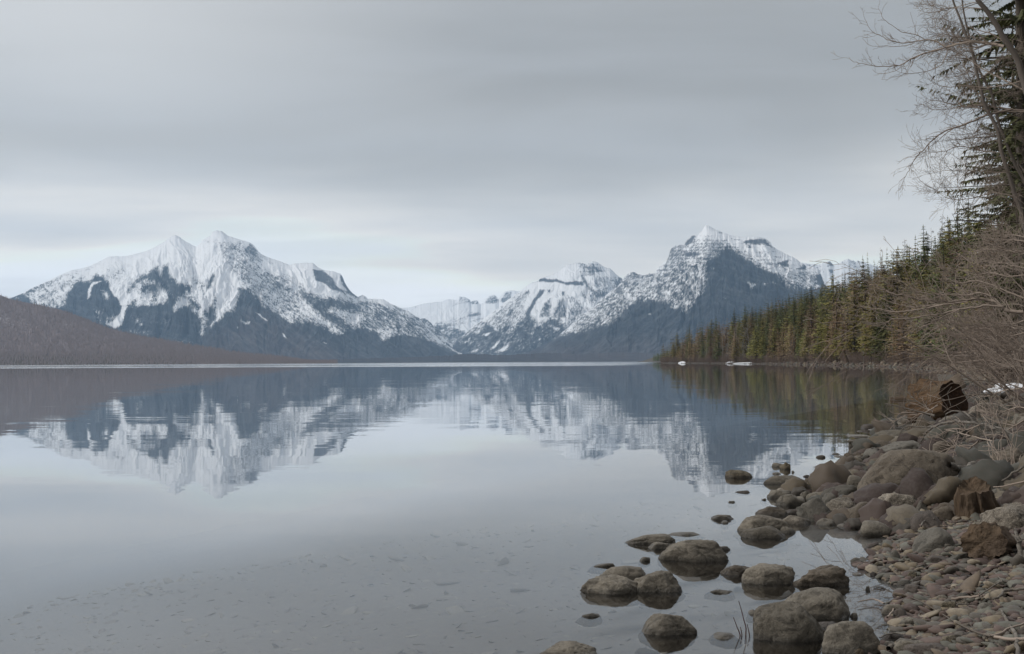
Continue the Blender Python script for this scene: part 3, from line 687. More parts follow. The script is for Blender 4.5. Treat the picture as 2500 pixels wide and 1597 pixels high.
def tree_thing(name, kind, idx, loc, H, rz, wide=1.0, lean=0.0, h0=20.0):
    tm, cm = PRO[kind][idx % len(PRO[kind])]
    e = bpy.data.objects.new(name, None); COL.objects.link(e)
    e.location = tuple(float(c) for c in loc); s = H / h0; e.scale = (s * wide, s * wide, s); e.rotation_euler = (0, lean, rz)
    a = link('trunk', tm, e); b = link('crown', cm, e); return e

# ---- forest on the right hillside
g = np.random.default_rng(11)
cand = []
cell = {}
for tries in range(60000):
    y = 135 + (1170 - 135) * g.random() ** 1.15
    o = 3.5 + 150 * g.random() ** 1.25
    x = float(shoreX(y)) + o
    sp_ = 4.1 + y * .002
    key = (int(x // 6), int(y // 6)); ok = True
    for a in (-1, 0, 1):
        for b in (-1, 0, 1):
            for (xx, yy_) in cell.get((key[0] + a, key[1] + b), ()):
                if (xx - x) ** 2 + (yy_ - y) ** 2 < sp_ ** 2: ok = False
    px_ = 1250 + x / y * FPX
    if not ok or px_ > 2560: continue
    cell.setdefault(key, []).append((x, y)); cand.append((x, y, o))
ks = []
for (x, y, o) in cand:
    nz = fbm(np.array(x * .030), np.array(y * .014), 2, seed=21); nz = float(nz); r = g.random()
    if o < 22 and r < .13: kind = 'birch'
    elif o < 13 and r < .45: kind = 'larch'
    elif nz > .54: kind = 'larch' if r < .55 else ('pine' if r < .8 else 'fir')
    elif nz > .43: kind = 'pine' if r < .62 else ('larch' if r < .72 else 'fir')
    else: kind = 'fir' if r < .55 else ('pine' if r < .95 else 'thin')
    H = {'fir': 22, 'pine': 20, 'larch': 19, 'thin': 22, 'birch': 15}[kind] * (.5 + .85 * g.random() ** .8)
    if o < 9: H *= .72
    if y < 520: H *= 1.22
    if y > 850: H *= .92
    if o > 25 and y < 500 and g.random() < .08: kind = 'thin'; H = g.uniform(22, 29)
    ks.append((x, y, o, kind, H, float(hgt(x, y))))
ks.sort(key=lambda k: k[1])
skyl = np.full(2700, 0.0); vis = []
for i, (x, y, o, kind, H, z) in enumerate(ks):
    pc_ = 1250 + x / y * FPX; top = (z + H - CAMH) / y * FPX; bot = (z - CAMH) / y * FPX; hw = max(2, 1.6 / y * FPX)
    a, b = int(max(0, pc_ - hw)), int(min(2699, pc_ + hw + 1))
    if a >= b: vis.append(0); continue
    seg = skyl[a:b]; v = np.clip(top - np.maximum(seg, bot), 0, None).sum()
    if pc_ > 2540 or pc_ < -40: v = 0
    vis.append(float(v)); skyl[a:b] = np.maximum(seg, bot + (top - bot) * .8)
order = np.argsort(vis)[::-1]
sel = set(int(k) for k in order[:255] if vis[k] > 0)
TREES = []
KN = {'fir': ('fir_tree', 'dark green fir', 'fir tree'), 'pine': ('pine_tree', 'olive green pine', 'pine tree'), 'larch': ('larch_tree', 'rusty brown bare larch', 'larch tree'), 'birch': ('birch_tree', 'grey leafless birch', 'birch tree'), 'thin': ('thin_conifer_tree', 'tall thin straggly conifer', 'conifer tree')}
bulkV = {k: [] for k in ('fir', 'pine', 'larch', 'thin')}; bulkN = {k: 0 for k in bulkV}
lowp = {k: [conifer_crown(20, {'fir': 4.0, 'pine': 4.2, 'larch': 3.6, 'thin': 1.6}[k], 15, 6, 2, 500 + j, .25, .08, .95, .05)[0] for j in range(3)] for k in bulkV}
for i, (x, y, o, kind, H, z) in enumerate(ks):
    if i in sel:
        nm, ad, cat = KN[kind]
        px_ = 1250 + x / y * FPX
        where = 'at the forest foot' if o < 14 else ('high up' if z + H > 42 else 'mid slope')
        part = 'near the far point' if y > 600 else ('half way along the wooded shore' if y > 320 else 'behind the shoreline shrubs')
        e = tree_thing(nm, kind, int(g.integers(9)), (x, y, z - .2), H, g.random() * 6.28, g.uniform(.8, 1.5), g.normal() * .03, 18.0 if kind == 'birch' else 20.0)
        tag(e, None, cat, cat + 's on the wooded hillside'); TREES.append((e, px_, H, z, o, ad, where, part))
    elif vis[i] > -1 and kind != 'birch':
        v = lowp[kind][i % 3]; a = g.random() * 6.28; s = H / 20
        c, sn_ = math.cos(a), math.sin(a)
        q = np.stack([v[:, 0] * c - v[:, 1] * sn_, v[:, 0] * sn_ + v[:, 1] * c, v[:, 2]], -1) * s + np.array([x, y, z])
        bulkV[kind].append(q)
allV = []; matid = []
bm_ = bpy.data.meshes.new('hillside_forest')
for k_i, k in enumerate(bulkV):
    if bulkV[k]:
        q = np.concatenate(bulkV[k]); allV.append(q); matid.append(np.full(len(q) // 3, k_i))
q = np.concatenate(allV)
me = mesh_np('hillside_forest', q, np.arange(len(q)).reshape(-1, 3), None, False)
for mt in (M_fir, M_pine, M_larch, M_fir): me.materials.append(mt)
me.polygons.foreach_set('material_index', np.concatenate(matid).astype(np.int32))
tag(link('hillside_forest', me), 'mass of further conifers filling the wooded hillside between the nearer trees', 'forest', kind='stuff')

# small far headland wood
hv = []
for k in range(230):
    px_ = g.uniform(1594, 1700); y = g.uniform(2440, 2750); x = (px_ - 1250) / FPX * y
    H = np.interp(px_, [1594, 1620, 1660, 1700], [14, 22, 30, 36]) * g.uniform(.75, 1.15)
    v = lowp['fir'][k % 3]; a = g.random() * 6.28; c, s_ = math.cos(a), math.sin(a); s = H / 20
    hv.append(np.stack([v[:, 0] * c - v[:, 1] * s_, v[:, 0] * s_ + v[:, 1] * c, v[:, 2]], -1) * s + np.array([x, y, 1.0]))
q = np.concatenate(hv)
tag(link('headland_forest', mesh_np('headland_forest', q, np.arange(len(q)).reshape(-1, 3), M_fir, False)), 'small hazy dark wood on the distant headland past the point', 'forest', kind='stuff')

# burnt snags standing all over the left hill
ci = g.integers(0, PL.shape[1], 15000); ri = g.integers(2, 158, 15000) if False else g.integers(2, 159, 15000)
ls = []
pp = PL[ri, ci]
hh = g.uniform(7, 17, 15000)
bx = g.uniform(1.0, 2.2, 15000)
b0 = np.stack([pp[:, 0] - bx, pp[:, 1] - 3, pp[:, 2] - 3], -1); b1 = np.stack([pp[:, 0] + bx, pp[:, 1] - 3, pp[:, 2] - 3], -1); b2 = np.stack([pp[:, 0], pp[:, 1] - 3 + bx * 1.7, pp[:, 2] - 3], -1); tp = np.stack([pp[:, 0] + g.normal(size=15000) * .6, pp[:, 1] - 2, pp[:, 2] + hh], -1)
q = np.stack([b0, b1, b2, tp], 1).reshape(-1, 3); i4 = np.arange(15000)[:, None] * 4
F_ = np.concatenate([i4 + np.array([0, 1, 3]), i4 + np.array([1, 2, 3]), i4 + np.array([2, 0, 3])])
M_burn = barkmat('burnt_snags', (.205, .172, .17), (.24, .205, .202), .05)
tag(link('burnt_forest', mesh_np('burnt_forest', q, F_, M_burn, False)), 'bare grey brown burnt trunks covering the low hill across the lake', 'forest', kind='stuff')
# ------------------------------------------------------------------ rocks
def rockmat(name, c1, c2, speckc, spk=.3, sc=1.0, bstr=.5):
    mt, t, out = newmat(name)
    geo = t.n('ShaderNodeNewGeometry'); oi = t.n('ShaderNodeObjectInfo'); pos = geo.outputs['Position']
    sp = t.n('ShaderNodeSeparateXYZ'); t.l(pos, sp.inputs[0])
    f1, _ = t.noise(pos, 3.0 * sc, 5, .62, .4); f2, _ = t.noise(pos, 70 * sc, 4, .75); f3, _ = t.noise(pos, 11 * sc, 4, .65, 1.0)
    c = t.mix(t.mr(f1, .3, .7), c1, c2)
    c = t.mix(t.math('MULTIPLY', t.mr(f2, .48, .66), min(1, spk * 1.5)), c, speckc)
    c = t.mix(t.math('MULTIPLY', t.mr(f3, .56, .66), spk * .8), c, speckc)
    c = t.mix(t.math('MULTIPLY', t.mr(f3, .47, .36), .6), c, tuple(x * .38 for x in c1))
    hs = t.n('ShaderNodeHueSaturation'); t.l(c, hs.inputs['Color']); t.l(t.math('MULTIPLY_ADD', oi.outputs['Random'], .55, .62), hs.inputs['Value'])
    wet = t.mr(t.math('ADD', sp.outputs[2], t.math('MULTIPLY', t.math('SUBTRACT', f1, .5), .07)), .045, .015)
    wet = t.math('MULTIPLY', wet, t.mr(sp.outputs[2], -.03, -.01))
    c = t.mix(t.math('MULTIPLY', wet, .5), hs.outputs[0], (.022, .019, .016))
    c = t.mix(t.mr(sp.outputs[2], .0, -.05), c, (.20, .165, .12))
    h = t.math('ADD', f3, t.math('MULTIPLY', f2, .4))
    principled(t, out, c, t.math('MULTIPLY_ADD', wet, -.35, .78), .3, bump(t, h, bstr * 1.3, .04)); return mt
RM = {'grey': rockmat('grey_rock', (0.136, 0.120, 0.097), (0.217, 0.191, 0.152), (0.329, 0.293, 0.238), .25),
      'brown': rockmat('brown_rock', (0.095, 0.077, 0.059), (0.158, 0.131, 0.100), (0.231, 0.197, 0.152), .28),
      'granite': rockmat('speckled_granite', (0.114, 0.098, 0.077), (0.227, 0.194, 0.155), (0.413, 0.365, 0.297), .55, 1.3),
      'blue': rockmat('blue_grey_rock', (0.101, 0.093, 0.078), (0.161, 0.147, 0.124), (0.213, 0.195, 0.166), .2),
      'purple': rockmat('purple_rock', (0.075, 0.061, 0.053), (0.118, 0.099, 0.085), (0.178, 0.155, 0.130), .22),
      'pale': rockmat('pale_rock', (0.181, 0.164, 0.132), (0.300, 0.269, 0.221), (0.084, 0.075, 0.061), .5),
      'moss': rockmat('mottled_olive_rock', (0.077, 0.065, 0.046), (0.173, 0.144, 0.100), (0.346, 0.288, 0.201), .7, 1.4, .8),
      'ochre': rockmat('ochre_rock', (0.148, 0.107, 0.066), (0.224, 0.164, 0.103), (0.276, 0.218, 0.144), .2)}
ICO = {}
def ico(n):
    if n not in ICO:
        b = bmesh.new(); bmesh.ops.create_icosphere(b, subdivisions=n, radius=1)
        b.verts.ensure_lookup_table()
        ICO[n] = (np.array([v.co[:] for v in b.verts]), np.array([[v.index for v in f.verts] for f in b.faces])); b.free()
    return ICO[n]
def n3(V_, s, seed):
    return np.array([mnoise.fractal(Vector((v[0] * s + seed * 3.7, v[1] * s, v[2] * s)), 1.0, 2.0, 4) for v in V_])
def rock_shape(seed, sub=4, nf=11, q=14, rough=.10, flat=0.0, rnd=False):
    g = np.random.default_rng(seed); N, F_ = ico(sub)
    d = g.normal(size=(nf, 3)); d /= np.linalg.norm(d, axis=1)[:, None]
    off = g.uniform(.62, 1.0, nf)
    d[:, 2] = np.where(g.random(nf) < .7, np.abs(d[:, 2]), d[:, 2])
    if rnd: off = off * .25 + .75
    ex = np.array([[g.normal() * .28, g.uniform(.05, .45), 1.0], [g.normal() * .5, -1, g.uniform(-.15, .25)], [1, g.normal() * .4, g.uniform(.0, .5)], [-1, g.normal() * .4, g.uniform(.1, .8)]])
    ex /= np.linalg.norm(ex, axis=1)[:, None]; d = np.concatenate([d, ex]); off = np.concatenate([off, g.uniform(.58, .8, 4) if not rnd else g.uniform(.78, .95, 4)])
    dot = np.maximum(N @ d.T, 0) / off[None, :]
    r = ((dot ** q).sum(1) + 1) ** (-1 / q)
    P = N * r[:, None]
    if sub >= 4:
        rg = n3(P, 2.1, seed + 7); rg2 = n3(P, 4.5, seed + 17)
        P = P * (1 - (.07 * np.exp(-(rg / .05) ** 2) + .035 * np.exp(-(rg2 / .06) ** 2))[:, None] * (rough > .055))
    P = P * (1 + rough * n3(P, 1.6, seed)[:, None] + (rough * .35 * n3(P, 5.5, seed + 3)[:, None] if sub >= 4 else 0))
    mn, mx_ = P.min(0), P.max(0)
    P = (P - (mn + mx_) / 2) / ((mx_ - mn) / 2)
    up = np.clip(P[:, 2], 0, 1)
    P[:, 2] = np.where(P[:, 2] > 0, np.abs(P[:, 2]) ** .82, P[:, 2])
    P[:, 0] += g.uniform(-.28, .28) * up ** 1.2; P[:, :2] *= (1 - g.uniform(.0, .16) * up ** 1.5)[:, None]
    mn, mx_ = P.min(0), P.max(0); P = (P - (mn + mx_) / 2) / ((mx_ - mn) / 2)
    return P, F_
def place_rock(ox, oy, s, x0, x1, yt, yb, kind, label, seed=None, flat=False, dr=.8, q=None, rough=.10, nf=11, name='rock', cat='rock', group=None, tilt=0.0, lift=0.0):
    global RS
    RS += 1; seed = seed or RS
    a, b = ox + x0 / s, ox + x1 / s; t_, b_ = oy + yt / s, oy + yb / s
    P0 = hit((a + b) / 2, b_ - lift / s)
    y0 = P0[1]; wd = (b - a) * y0 / FPX; base = P0[2]
    if flat:
        P1 = atZ((a + b) / 2, t_, base + .02); dep = min(max(P1[1] - y0, .05), wd * 1.6); ztop = base + max(.025, wd * .06)
    else:
        dep = wd * dr; P1 = atY((a + b) / 2, t_, y0 + dep * .42); ztop = max(P1[2], base + .03)
    hzt = (ztop - base)
    hh = hzt * (.88 if not flat else 1.4) + .01
    big = (b - a) > 45
    P, F_ = rock_shape(seed, 5 if (b - a) > 110 else (4 if big else 3), nf, (max(16, q * 2.2) if q else [22, 28, 34, 40][seed % 4]), rough * (1.1 if q else 1.25), 0.0, bool(q and q <= 8 and (seed % 2 or b - a > 150)))
    # the silhouette is widest near the water line
    V_ = P * np.array([wd / 2 * 1.20, dep / 2 * 1.10, hh])
    cxp = atY((a + b) / 2, b_, y0)[0]
    cy_ = y0 + dep / 2; cx_ = cxp * cy_ / y0
    if tilt:
        c, sn_ = math.cos(tilt), math.sin(tilt); V_ = np.stack([V_[:, 0] * c + V_[:, 2] * sn_, V_[:, 1], -V_[:, 0] * sn_ + V_[:, 2] * c], -1)
    o = link(name, mesh_np(name, V_, F_, RM[kind]), None, (cx_, cy_, ztop - hh)); tag(o, label, cat, group)
    placed.append((cx_, cy_, wd / 2, dep / 2, ztop)); PL_.append((cx_, cy_, label))
    return o
RS = 0; placed = []; PL_ = []
A_ = (1300, 1200, 3.873); B_ = (1900, 1200, 3.873); C_ = (1700, 1100, 6.0075); D_ = (1900, 880, 3.845)
WG = 'rocks standing out of the shallow water'; BG = 'boulders and rocks on the shore'
W = lambda c, *a, **k: place_rock(*c, *a, group=WG, **k)
L = lambda c, *a, **k: place_rock(*c, *a, group=BG, **k)
W(A_, 900, 1330, 400, 500, 'grey', 'pointed flat brown grey rock just behind the biggest boulder in the open water', dr=.7)
W(A_, 1098, 1300, 472, 550, 'grey', 'small rounded rock touching the left side of the biggest boulder in the water')
W(A_, 1240, 1815, 447, 672, 'grey', 'biggest boulder in the open water, smooth and grey with a steep dark right end', nf=9, q=9, dr=.62, rough=.06)
W(A_, 1740, 1865, 515, 560, 'grey', 'small rock tip poking out at the right end of the biggest water boulder')
W(A_, 1295, 1600, 372, 425, 'grey', 'long flat slab barely above the water behind the biggest boulder', flat=True)
W(A_, 540, 790, 668, 715, 'grey', 'narrow low slab breaking the surface left of the small round stone', flat=True)
W(A_, 1010, 1107, 618, 668, 'grey', 'small round stone alone in the water between two larger rock groups', dr=1)
W(A_, 650, 1070, 702, 850, 'grey', 'smooth rock at the back of the three lying together on the left', dr=.75, q=7)
W(A_, 495, 1030, 792, 975, 'grey', 'low rock with dark wet foot, left one of the front pair', dr=.6, nf=9)
W(A_, 950, 1395, 745, 960, 'grey', 'saddle shaped rock with a dark shaded foot, right one of the front pair', dr=.7, nf=13)
W(A_, 425, 640, 1142, 1195, 'grey', 'thin low slab alone near the left front of the rocks', flat=True)
W(A_, 1045, 1522, 1143, 1370, 'grey', 'lone pointed boulder with a steep dark face near the bottom edge', nf=8, q=16, dr=.7)
W(A_, 1690, 1950, 1300, 1402, 'grey', 'dim flat rock just under the surface beside the thin stems', flat=True)
W(A_, 75, 590, 1420, 1600, 'grey', 'low rounded boulder cut off by the bottom edge of the photo', dr=.8, q=7)
W(A_, 1640, 1895, 903, 972, 'grey', 'flat oval slab level with the water in front of the rock chain', flat=True)
W(A_, 1700, 1910, 218, 275, 'grey', 'small wedge of rock with a dark right face, alone behind the flat slabs')
W(A_, 1780, 1850, 262, 305, 'grey', 'tiny flat stone in front of the small wedge of rock', flat=True, name='stone', cat='stone')
W(A_, 1790, 2080, 693, 800, 'brown', 'rough dark brown rock at the left tip of the rock chain', rough=.16)
W(A_, 2010, 2450, 680, 880, 'grey', 'smooth grey double boulder in the middle of the rock chain', q=7, dr=.7)
W(B_, 130, 650, 700, 905, 'brown', 'blocky dark brown crumbly rock at the right end of the rock chain', rough=.2, q=20, dr=.6)
W(B_, 30, 640, 907, 1210, 'grey', 'large smooth grey boulder forming the back of the bottom group', q=8, dr=.75, rough=.07)
W(B_, -200, 370, 1040, 1430, 'grey', 'large lichen flecked boulder with a dark wet foot, left of the bottom group', q=8, dr=.7, rough=.07)
W(B_, 440, 955, 1217, 1540, 'grey', 'squarish boulder with black shaded foot at the bottom beside the gravel', q=10, dr=.7, rough=.07)
W(B_, 370, 540, 1238, 1290, 'purple', 'small flat purple rock wedged between the bottom boulders')
W(B_, 700, 800, 1466, 1545, 'ochre', 'small orange brown stone at the foot of the bottom boulder', name='stone', cat='stone')
W(B_, -300, -150, 1105, 1165, 'grey', 'small low rock left of the large bottom group', flat=True)
W(B_, 745, 823, 678, 723, 'grey', 'small grey pointed stone in the still inlet', name='stone', cat='stone')
W(B_, 908, 987, 660, 712, 'moss', 'little square block of stone standing in the inlet', q=20, name='stone', cat='stone', dr=.9)
W(B_, 875, 932, 782, 797, 'purple', 'tiny red brown stone in the inlet below the square block', name='stone', cat='stone')
W(B_, 1005, 1062, 770, 784, 'purple', 'tiny purple stone in the inlet right of the red brown one', name='stone', cat='stone')
W(B_, 825, 867, 928, 938, 'grey', 'tiny dark stone alone in the inlet nearest the bottom boulders', name='stone', cat='stone')
W(B_, 988, 1038, 590, 603, 'grey', 'tiny stone in the inlet close to the gravel edge', name='stone', cat='stone')
W(B_, 685, 750, 1162, 1195, 'grey', 'little dark stone between the bottom boulders and the gravel', name='stone', cat='stone')
W(B_, 810, 960, 478, 555, 'purple', 'brown red wedge of stone in the brown reflections of the inlet')
W(B_, 670, 810, 300, 352, 'grey', 'small pale stone at the foot of the rounded boulder by the inlet')
W(B_, 795, 935, 332, 388, 'blue', 'small blue grey oval stone in the water before the rounded boulder', flat=True)
W(C_, 455, 798, 283, 405, 'moss', 'mottled olive brown round boulder standing alone far out in the water', q=8, dr=.9, rough=.08, nf=9)
W(C_, 1110, 1280, 178, 240, 'grey', 'low grey rock leaning against a dark jagged one far out', dr=.8)
W(C_, 1235, 1372, 170, 280, 'moss', 'dark jagged knob of rock beside a low grey one far out', rough=.2)
W(C_, 1120, 1250, 323, 352, 'grey', 'small dark pointed rock in front of the jagged knob', name='stone', cat='stone')
W(C_, 1400, 1440, 315, 325, 'grey', 'tiny speck of rock between the jagged knob and the shore', name='stone', cat='stone')
W(C_, 1680, 1975, 200, 258, 'grey', 'flat oval slab in the water just off the spit of boulders', flat=True)
W(C_, 1750, 1882, 66, 112, 'brown', 'small diamond shaped rock farthest out near the shore spit')
W(C_, 1975, 2100, 18, 60, 'grey', 'faint low rock under the surface right of the diamond shaped one', flat=True)
W(C_, 1990, 2210, 62, 100, 'grey', 'low broken slab near the shore behind the oval slab', flat=True)
W(C_, 1030, 1600, 362, 500, 'grey', 'long low slab reaching out from the spit of boulders', flat=False, dr=.55, q=7)
W(C_, 570, 785, 596, 625, 'brown', 'thin dark sliver of rock alone in bright water', dr=.5)
W(C_, 945, 1035, 708, 735, 'grey', 'tiny flat stone left of the pair of angular boulders', flat=True, name='stone', cat='stone')
W(C_, 475, 590, 750, 770, 'grey', 'tiny flat stone below the thin dark sliver', flat=True, name='stone', cat='stone')
W(C_, 1050, 1400, 570, 710, 'grey', 'angular boulder with a dark right face, back one of a pair', q=18, nf=8)
W(C_, 1172, 1565, 632, 812, 'grey', 'pyramid shaped boulder with a thin wet line, front one of a pair', q=18, nf=7)
W(C_, 910, 1312, 815, 960, 'brown', 'rounded brown rock with a dark right side behind the great sloping slab', nf=10)
W(C_, 605, 1300, 938, 1200, 'grey', 'great sloping slab with a pale pointed left tip', dr=.55, q=9)
W(C_, 690, 1280, 1105, 1300, 'grey', 'low smooth slab in front of the great sloping slab', dr=.5, q=8)
W(C_, 1240, 1450, 1115, 1220, 'grey', 'small smooth rock at the right end of the two sloping slabs')
W(C_, 1230, 1645, 945, 1085, 'granite', 'flat topped pale rock between the sloping slabs and the facetted boulder', q=18, dr=.6)
W(C_, 1310, 1550, 858, 940, 'purple', 'flat striped slab behind the flat topped rock', flat=False, dr=.8)
L(C_, 1520, 1965, 680, 1040, 'blue', 'tall facetted grey boulder at the water edge of the inlet', q=20, nf=9, dr=.75)
L(C_, 1875, 2340, 685, 1020, 'granite', 'pinkish granite boulder with lichen beside the tall facetted one', q=10)
L(C_, 1690, 2115, 245, 460, 'grey', 'big rounded grey boulder at the outer end of the spit', q=8, dr=.8)
L(C_, 1565, 1850, 388, 560, 'brown', 'dark upright rock at the waterline of the spit', q=16)
L(C_, 1610, 1975, 448, 620, 'moss', 'rounded olive brown boulder in front of the dark upright rock', q=8)
L(C_, 1830, 2115, 428, 600, 'grey', 'dark smooth rock behind the rounded olive boulder', q=8)
L(C_, 2085, 2420, 270, 490, 'brown', 'rounded brown boulder left of the giant boulder', q=8)
L(C_, 1565, 1660, 355, 390, 'purple', 'little brown block on the long low slab', q=20, name='stone', cat='stone')
L(C_, 2100, 2240, 443, 515, 'grey', 'small pale rock squeezed between rounded boulders of the spit', q=20)
L(C_, 2220, 2460, 360, 600, 'grey', 'smooth grey boulder leaning against the giant boulder', q=8)
L(C_, 1880, 2400, 500, 770, 'blue', 'long smooth grey boulder sloping down to the left on the spit', q=9)
L(C_, 1635, 1970, 598, 740, 'grey', 'triangular flat rock above the tall facetted boulder', q=20)
L(C_, 1535, 1690, 595, 730, 'grey', 'small rock at the waterline left of the triangular flat one')
L(C_, 1880, 2260, 610, 780, 'blue', 'low rounded grey rock above the pinkish granite boulder', q=8)
L(B_, 670, 1015, 95, 318, 'brown', 'rounded dark boulder overhanging the brown inlet', q=10, nf=12, dr=.8)
L(B_, 850, 1292, 5, 240, 'granite', 'long granite boulder with a black shaded end behind the inlet', q=14, dr=.7)
L(B_, 1298, 1662, 335, 592, 'blue', 'smooth blue grey boulder standing on the gravel', q=7, nf=9, rough=.05)
L(B_, 1380, 1612, 602, 706, 'purple', 'purple brown rock lying on the gravel below the blue grey boulder', q=12)
L(B_, 1940, 2420, 130, 390, 'granite', 'large lichen crusted boulder at the right edge above the cut log', q=10, dr=.8)
L(B_, 1420, 1660, 150, 300, 'brown', 'tilted flat slab between the inlet and the brown stump', q=20, tilt=-.3, dr=.6)
L(B_, 1565, 1712, 515, 585, 'blue', 'greenish flat stone right of the smooth blue grey boulder', q=20)
L(B_, 1590, 1785, 580, 690, 'blue', 'greenish broken slab beside the cut log', q=20)
L(B_, 1170, 1340, 395, 470, 'purple', 'low purple slab left of the smooth blue grey boulder', q=16)
L(B_, 1055, 1165, 550, 660, 'blue', 'upright dark stone at the edge of the gravel', q=16)
L(B_, 1015, 1200, 690, 745, 'blue', 'flat greenish slab at the point of the gravel', q=20, dr=.7)
L(B_, 1215, 1300, 755, 830, 'moss', 'dark porous stone on the gravel edge', rough=.2, name='stone', cat='stone')
L(B_, 1140, 1270, 835, 920, 'blue', 'rounded greenish stone by the water edge of the gravel')
L(B_, 1265, 1380, 800, 870, 'purple', 'wine red block on the gravel', q=20)
L(B_, 1200, 1400, 880, 985, 'purple', 'large purple stone with a white vein on the gravel', q=18)
L(B_, 980, 1180, 1060, 1170, 'grey', 'grey rounded rock at the lower edge of the gravel')
L(B_, 1090, 1210, 1100, 1215, 'purple', 'dark red facetted stone next to the grey rounded rock', q=20)
L(B_, 1895, 2060, 1045, 1165, 'blue', 'pale green flat facetted stone on the gravel', q=22, nf=7)
L(B_, 1515, 1665, 1035, 1140, 'moss', 'tan rounded stone in the middle of the gravel')
L(B_, 1145, 1360, 1180, 1290, 'pale', 'pale green and yellow stone near the bottom of the gravel', q=16)
L(B_, 960, 1250, 1340, 1440, 'purple', 'flat purple slab right of the squarish bottom boulder', q=22, dr=.7)
L(B_, 1100, 1400, 1400, 1560, 'grey', 'grey angular rock at the bottom edge of the gravel', q=16)
L(B_, 1220, 1665, 1430, 1600, 'purple', 'large smooth purple rock at the bottom edge', q=9)
L(B_, 1520, 1790, 1350, 1460, 'moss', 'tan flat rock above the large smooth purple one', q=14)
L(B_, 1720, 1905, 1330, 1410, 'purple', 'wine coloured slab near the bottom right', q=18)
L(B_, 2060, 2324, 1010, 1070, 'purple', 'long purple slab at the right edge of the gravel', q=18)
L(B_, 2200, 2420, 870, 960, 'purple', 'purple rock at the right edge under the pale stick', q=14)
L(B_, 2160, 2300, 800, 870, 'moss', 'brown weathered stone at the right side of the gravel', q=12)
L(B_, 2260, 2420, 1280, 1400, 'purple', 'dark purple rock cut by the right edge', q=12)
L(B_, 2080, 2180, 1380, 1440, 'grey', 'grey stone beside the forked white stick', q=12)
L(D_, 785, 1645, 828, 1275, 'brown', 'giant rounded brown boulder, the largest on the shore', q=8, nf=12, rough=.06, dr=.8)
L(D_, 915, 1450, 752, 930, 'blue', 'grey cracked slab behind the giant boulder', q=9, dr=.8)
L(D_, 905, 1065, 750, 830, 'brown', 'small facetted rock at the waterline behind the giant boulder', q=18)
L(D_, 900, 1300, 648, 750, 'grey', 'low brown grey rock on the waterline below the arching branch')
L(D_, 1000, 1180, 575, 655, 'grey', 'rounded rock at the waterline left of the great cut trunk')
L(D_, 1150, 1340, 540, 610, 'grey', 'pale crumbly rock at the foot of the great cut trunk')
W(D_, 640, 880, 686, 722, 'grey', 'long flat slab in dark reflections near the shore', flat=True)
W(D_, 670, 935, 738, 815, 'grey', 'wedge shaped slab nearest the shore in the dark reflections', dr=.6)
W(D_, 795, 960, 595, 645, 'purple', 'low pointed rock at the waterline farthest up the near shore')
W(D_, 735, 792, 648, 670, 'grey', 'tiny flat stone left of the low pointed rock', flat=True, name='stone', cat='stone')
W(D_, 835, 975, 640, 657, 'pale', 'thin pale slab beside the low pointed rock', flat=True)
L(D_, 1450, 1710, 750, 905, 'brown', 'dark boulder right behind the giant boulder', q=16)
L(D_, 1480, 1790, 718, 800, 'grey', 'flat topped rock above the dark boulder', q=14)
L(D_, 1520, 1845, 842, 975, 'brown', 'ridged dark rock to the right of the giant boulder', q=16)
L(D_, 1790, 2110, 392, 575, 'granite', 'boulder with a white lichen crust and a black shaded face', q=14, nf=9)
L(D_, 1985, 2112, 518, 605, 'grey', 'dark wedge below the lichen crusted boulder', q=18)
L(D_, 1960, 2110, 250, 350, 'brown', 'brown boulder left of the snow remnants')
L(D_, 1735, 1965, 285, 385, 'purple', 'long purple boulder beside the great cut trunk', q=10)
L(D_, 2150, 2340, 500, 620, 'pale', 'pale rounded granite rock at the right edge')
L(D_, 2230, 2400, 380, 500, 'brown', 'dark brown rock under the right snow remnant', q=14)
L(D_, 2000, 2220, 360, 460, 'brown', 'brown rock just below the snow remnants', q=12)
L(D_, 1500, 1790, 512, 610, 'grey', 'flat slab in front of the great cut trunk', q=20)
L(D_, 1990, 2420, 820, 1010, 'brown', 'broad brown rock on the right under bare branches', q=12)
L(D_, 1800, 2260, 1020, 1185, 'brown', 'layered dark brown ledge right of the giant boulder', q=18)
L(D_, 1475, 1770, 1150, 1375, 'grey', 'smooth grey boulder left of the brown stump', q=8)
L(D_, 1370, 1560, 1190, 1300, 'purple', 'purple brown rock below the giant boulder', q=12)
L(D_, 1275, 1435, 1280, 1415, 'blue', 'flat faced grey block below the giant boulder', q=24, nf=6)
L(D_, 1240, 1380, 1255, 1300, 'grey', 'small grey stone between the giant boulder and the grey block', name='stone', cat='stone')
L(D_, 700, 870, 1255, 1335, 'blue', 'greenish lichen spotted rock at the foot of the giant boulder', q=12)
L(D_, 1640, 1800, 1060, 1165, 'purple', 'small reddish rock at the right foot of the giant boulder')
L(D_, 2150, 2340, 1228, 1350, 'purple', 'round purple rock right of the brown stump', q=9)
L(D_, 2000, 2130, 1200, 1320, 'blue', 'grey stone just right of the brown stump')
L(D_, 1820, 2110, 620, 730, 'brown', 'brown rock under the arching grey branch', q=12)
L(D_, 2100, 2330, 640, 770, 'purple', 'reddish rock at the right edge under thin branches', q=12)
L(D_, 1840, 2100, 730, 830, 'grey', 'grey brown rock in the middle of the boulder bank', q=10)
L(D_, 1330, 1560, 610, 700, 'grey', 'low grey rock in front of the flat slab', q=10)

import re
def short(l):
    l0 = l
    l = re.split(r' (?:with|beside|in|on|at|behind|between|by|alone|lying|standing|just|of|far|under|below|above|squeezed|wedged|near|cut|leaning|touching|barely|level|right|left|out|reaching|overhanging|from|farthest|nearest|sloping|again)\b|,', l)[0]
    return ' '.join(l.split()[:6]) if len(l.split()) > 2 else ' '.join(l0.split()[:5])
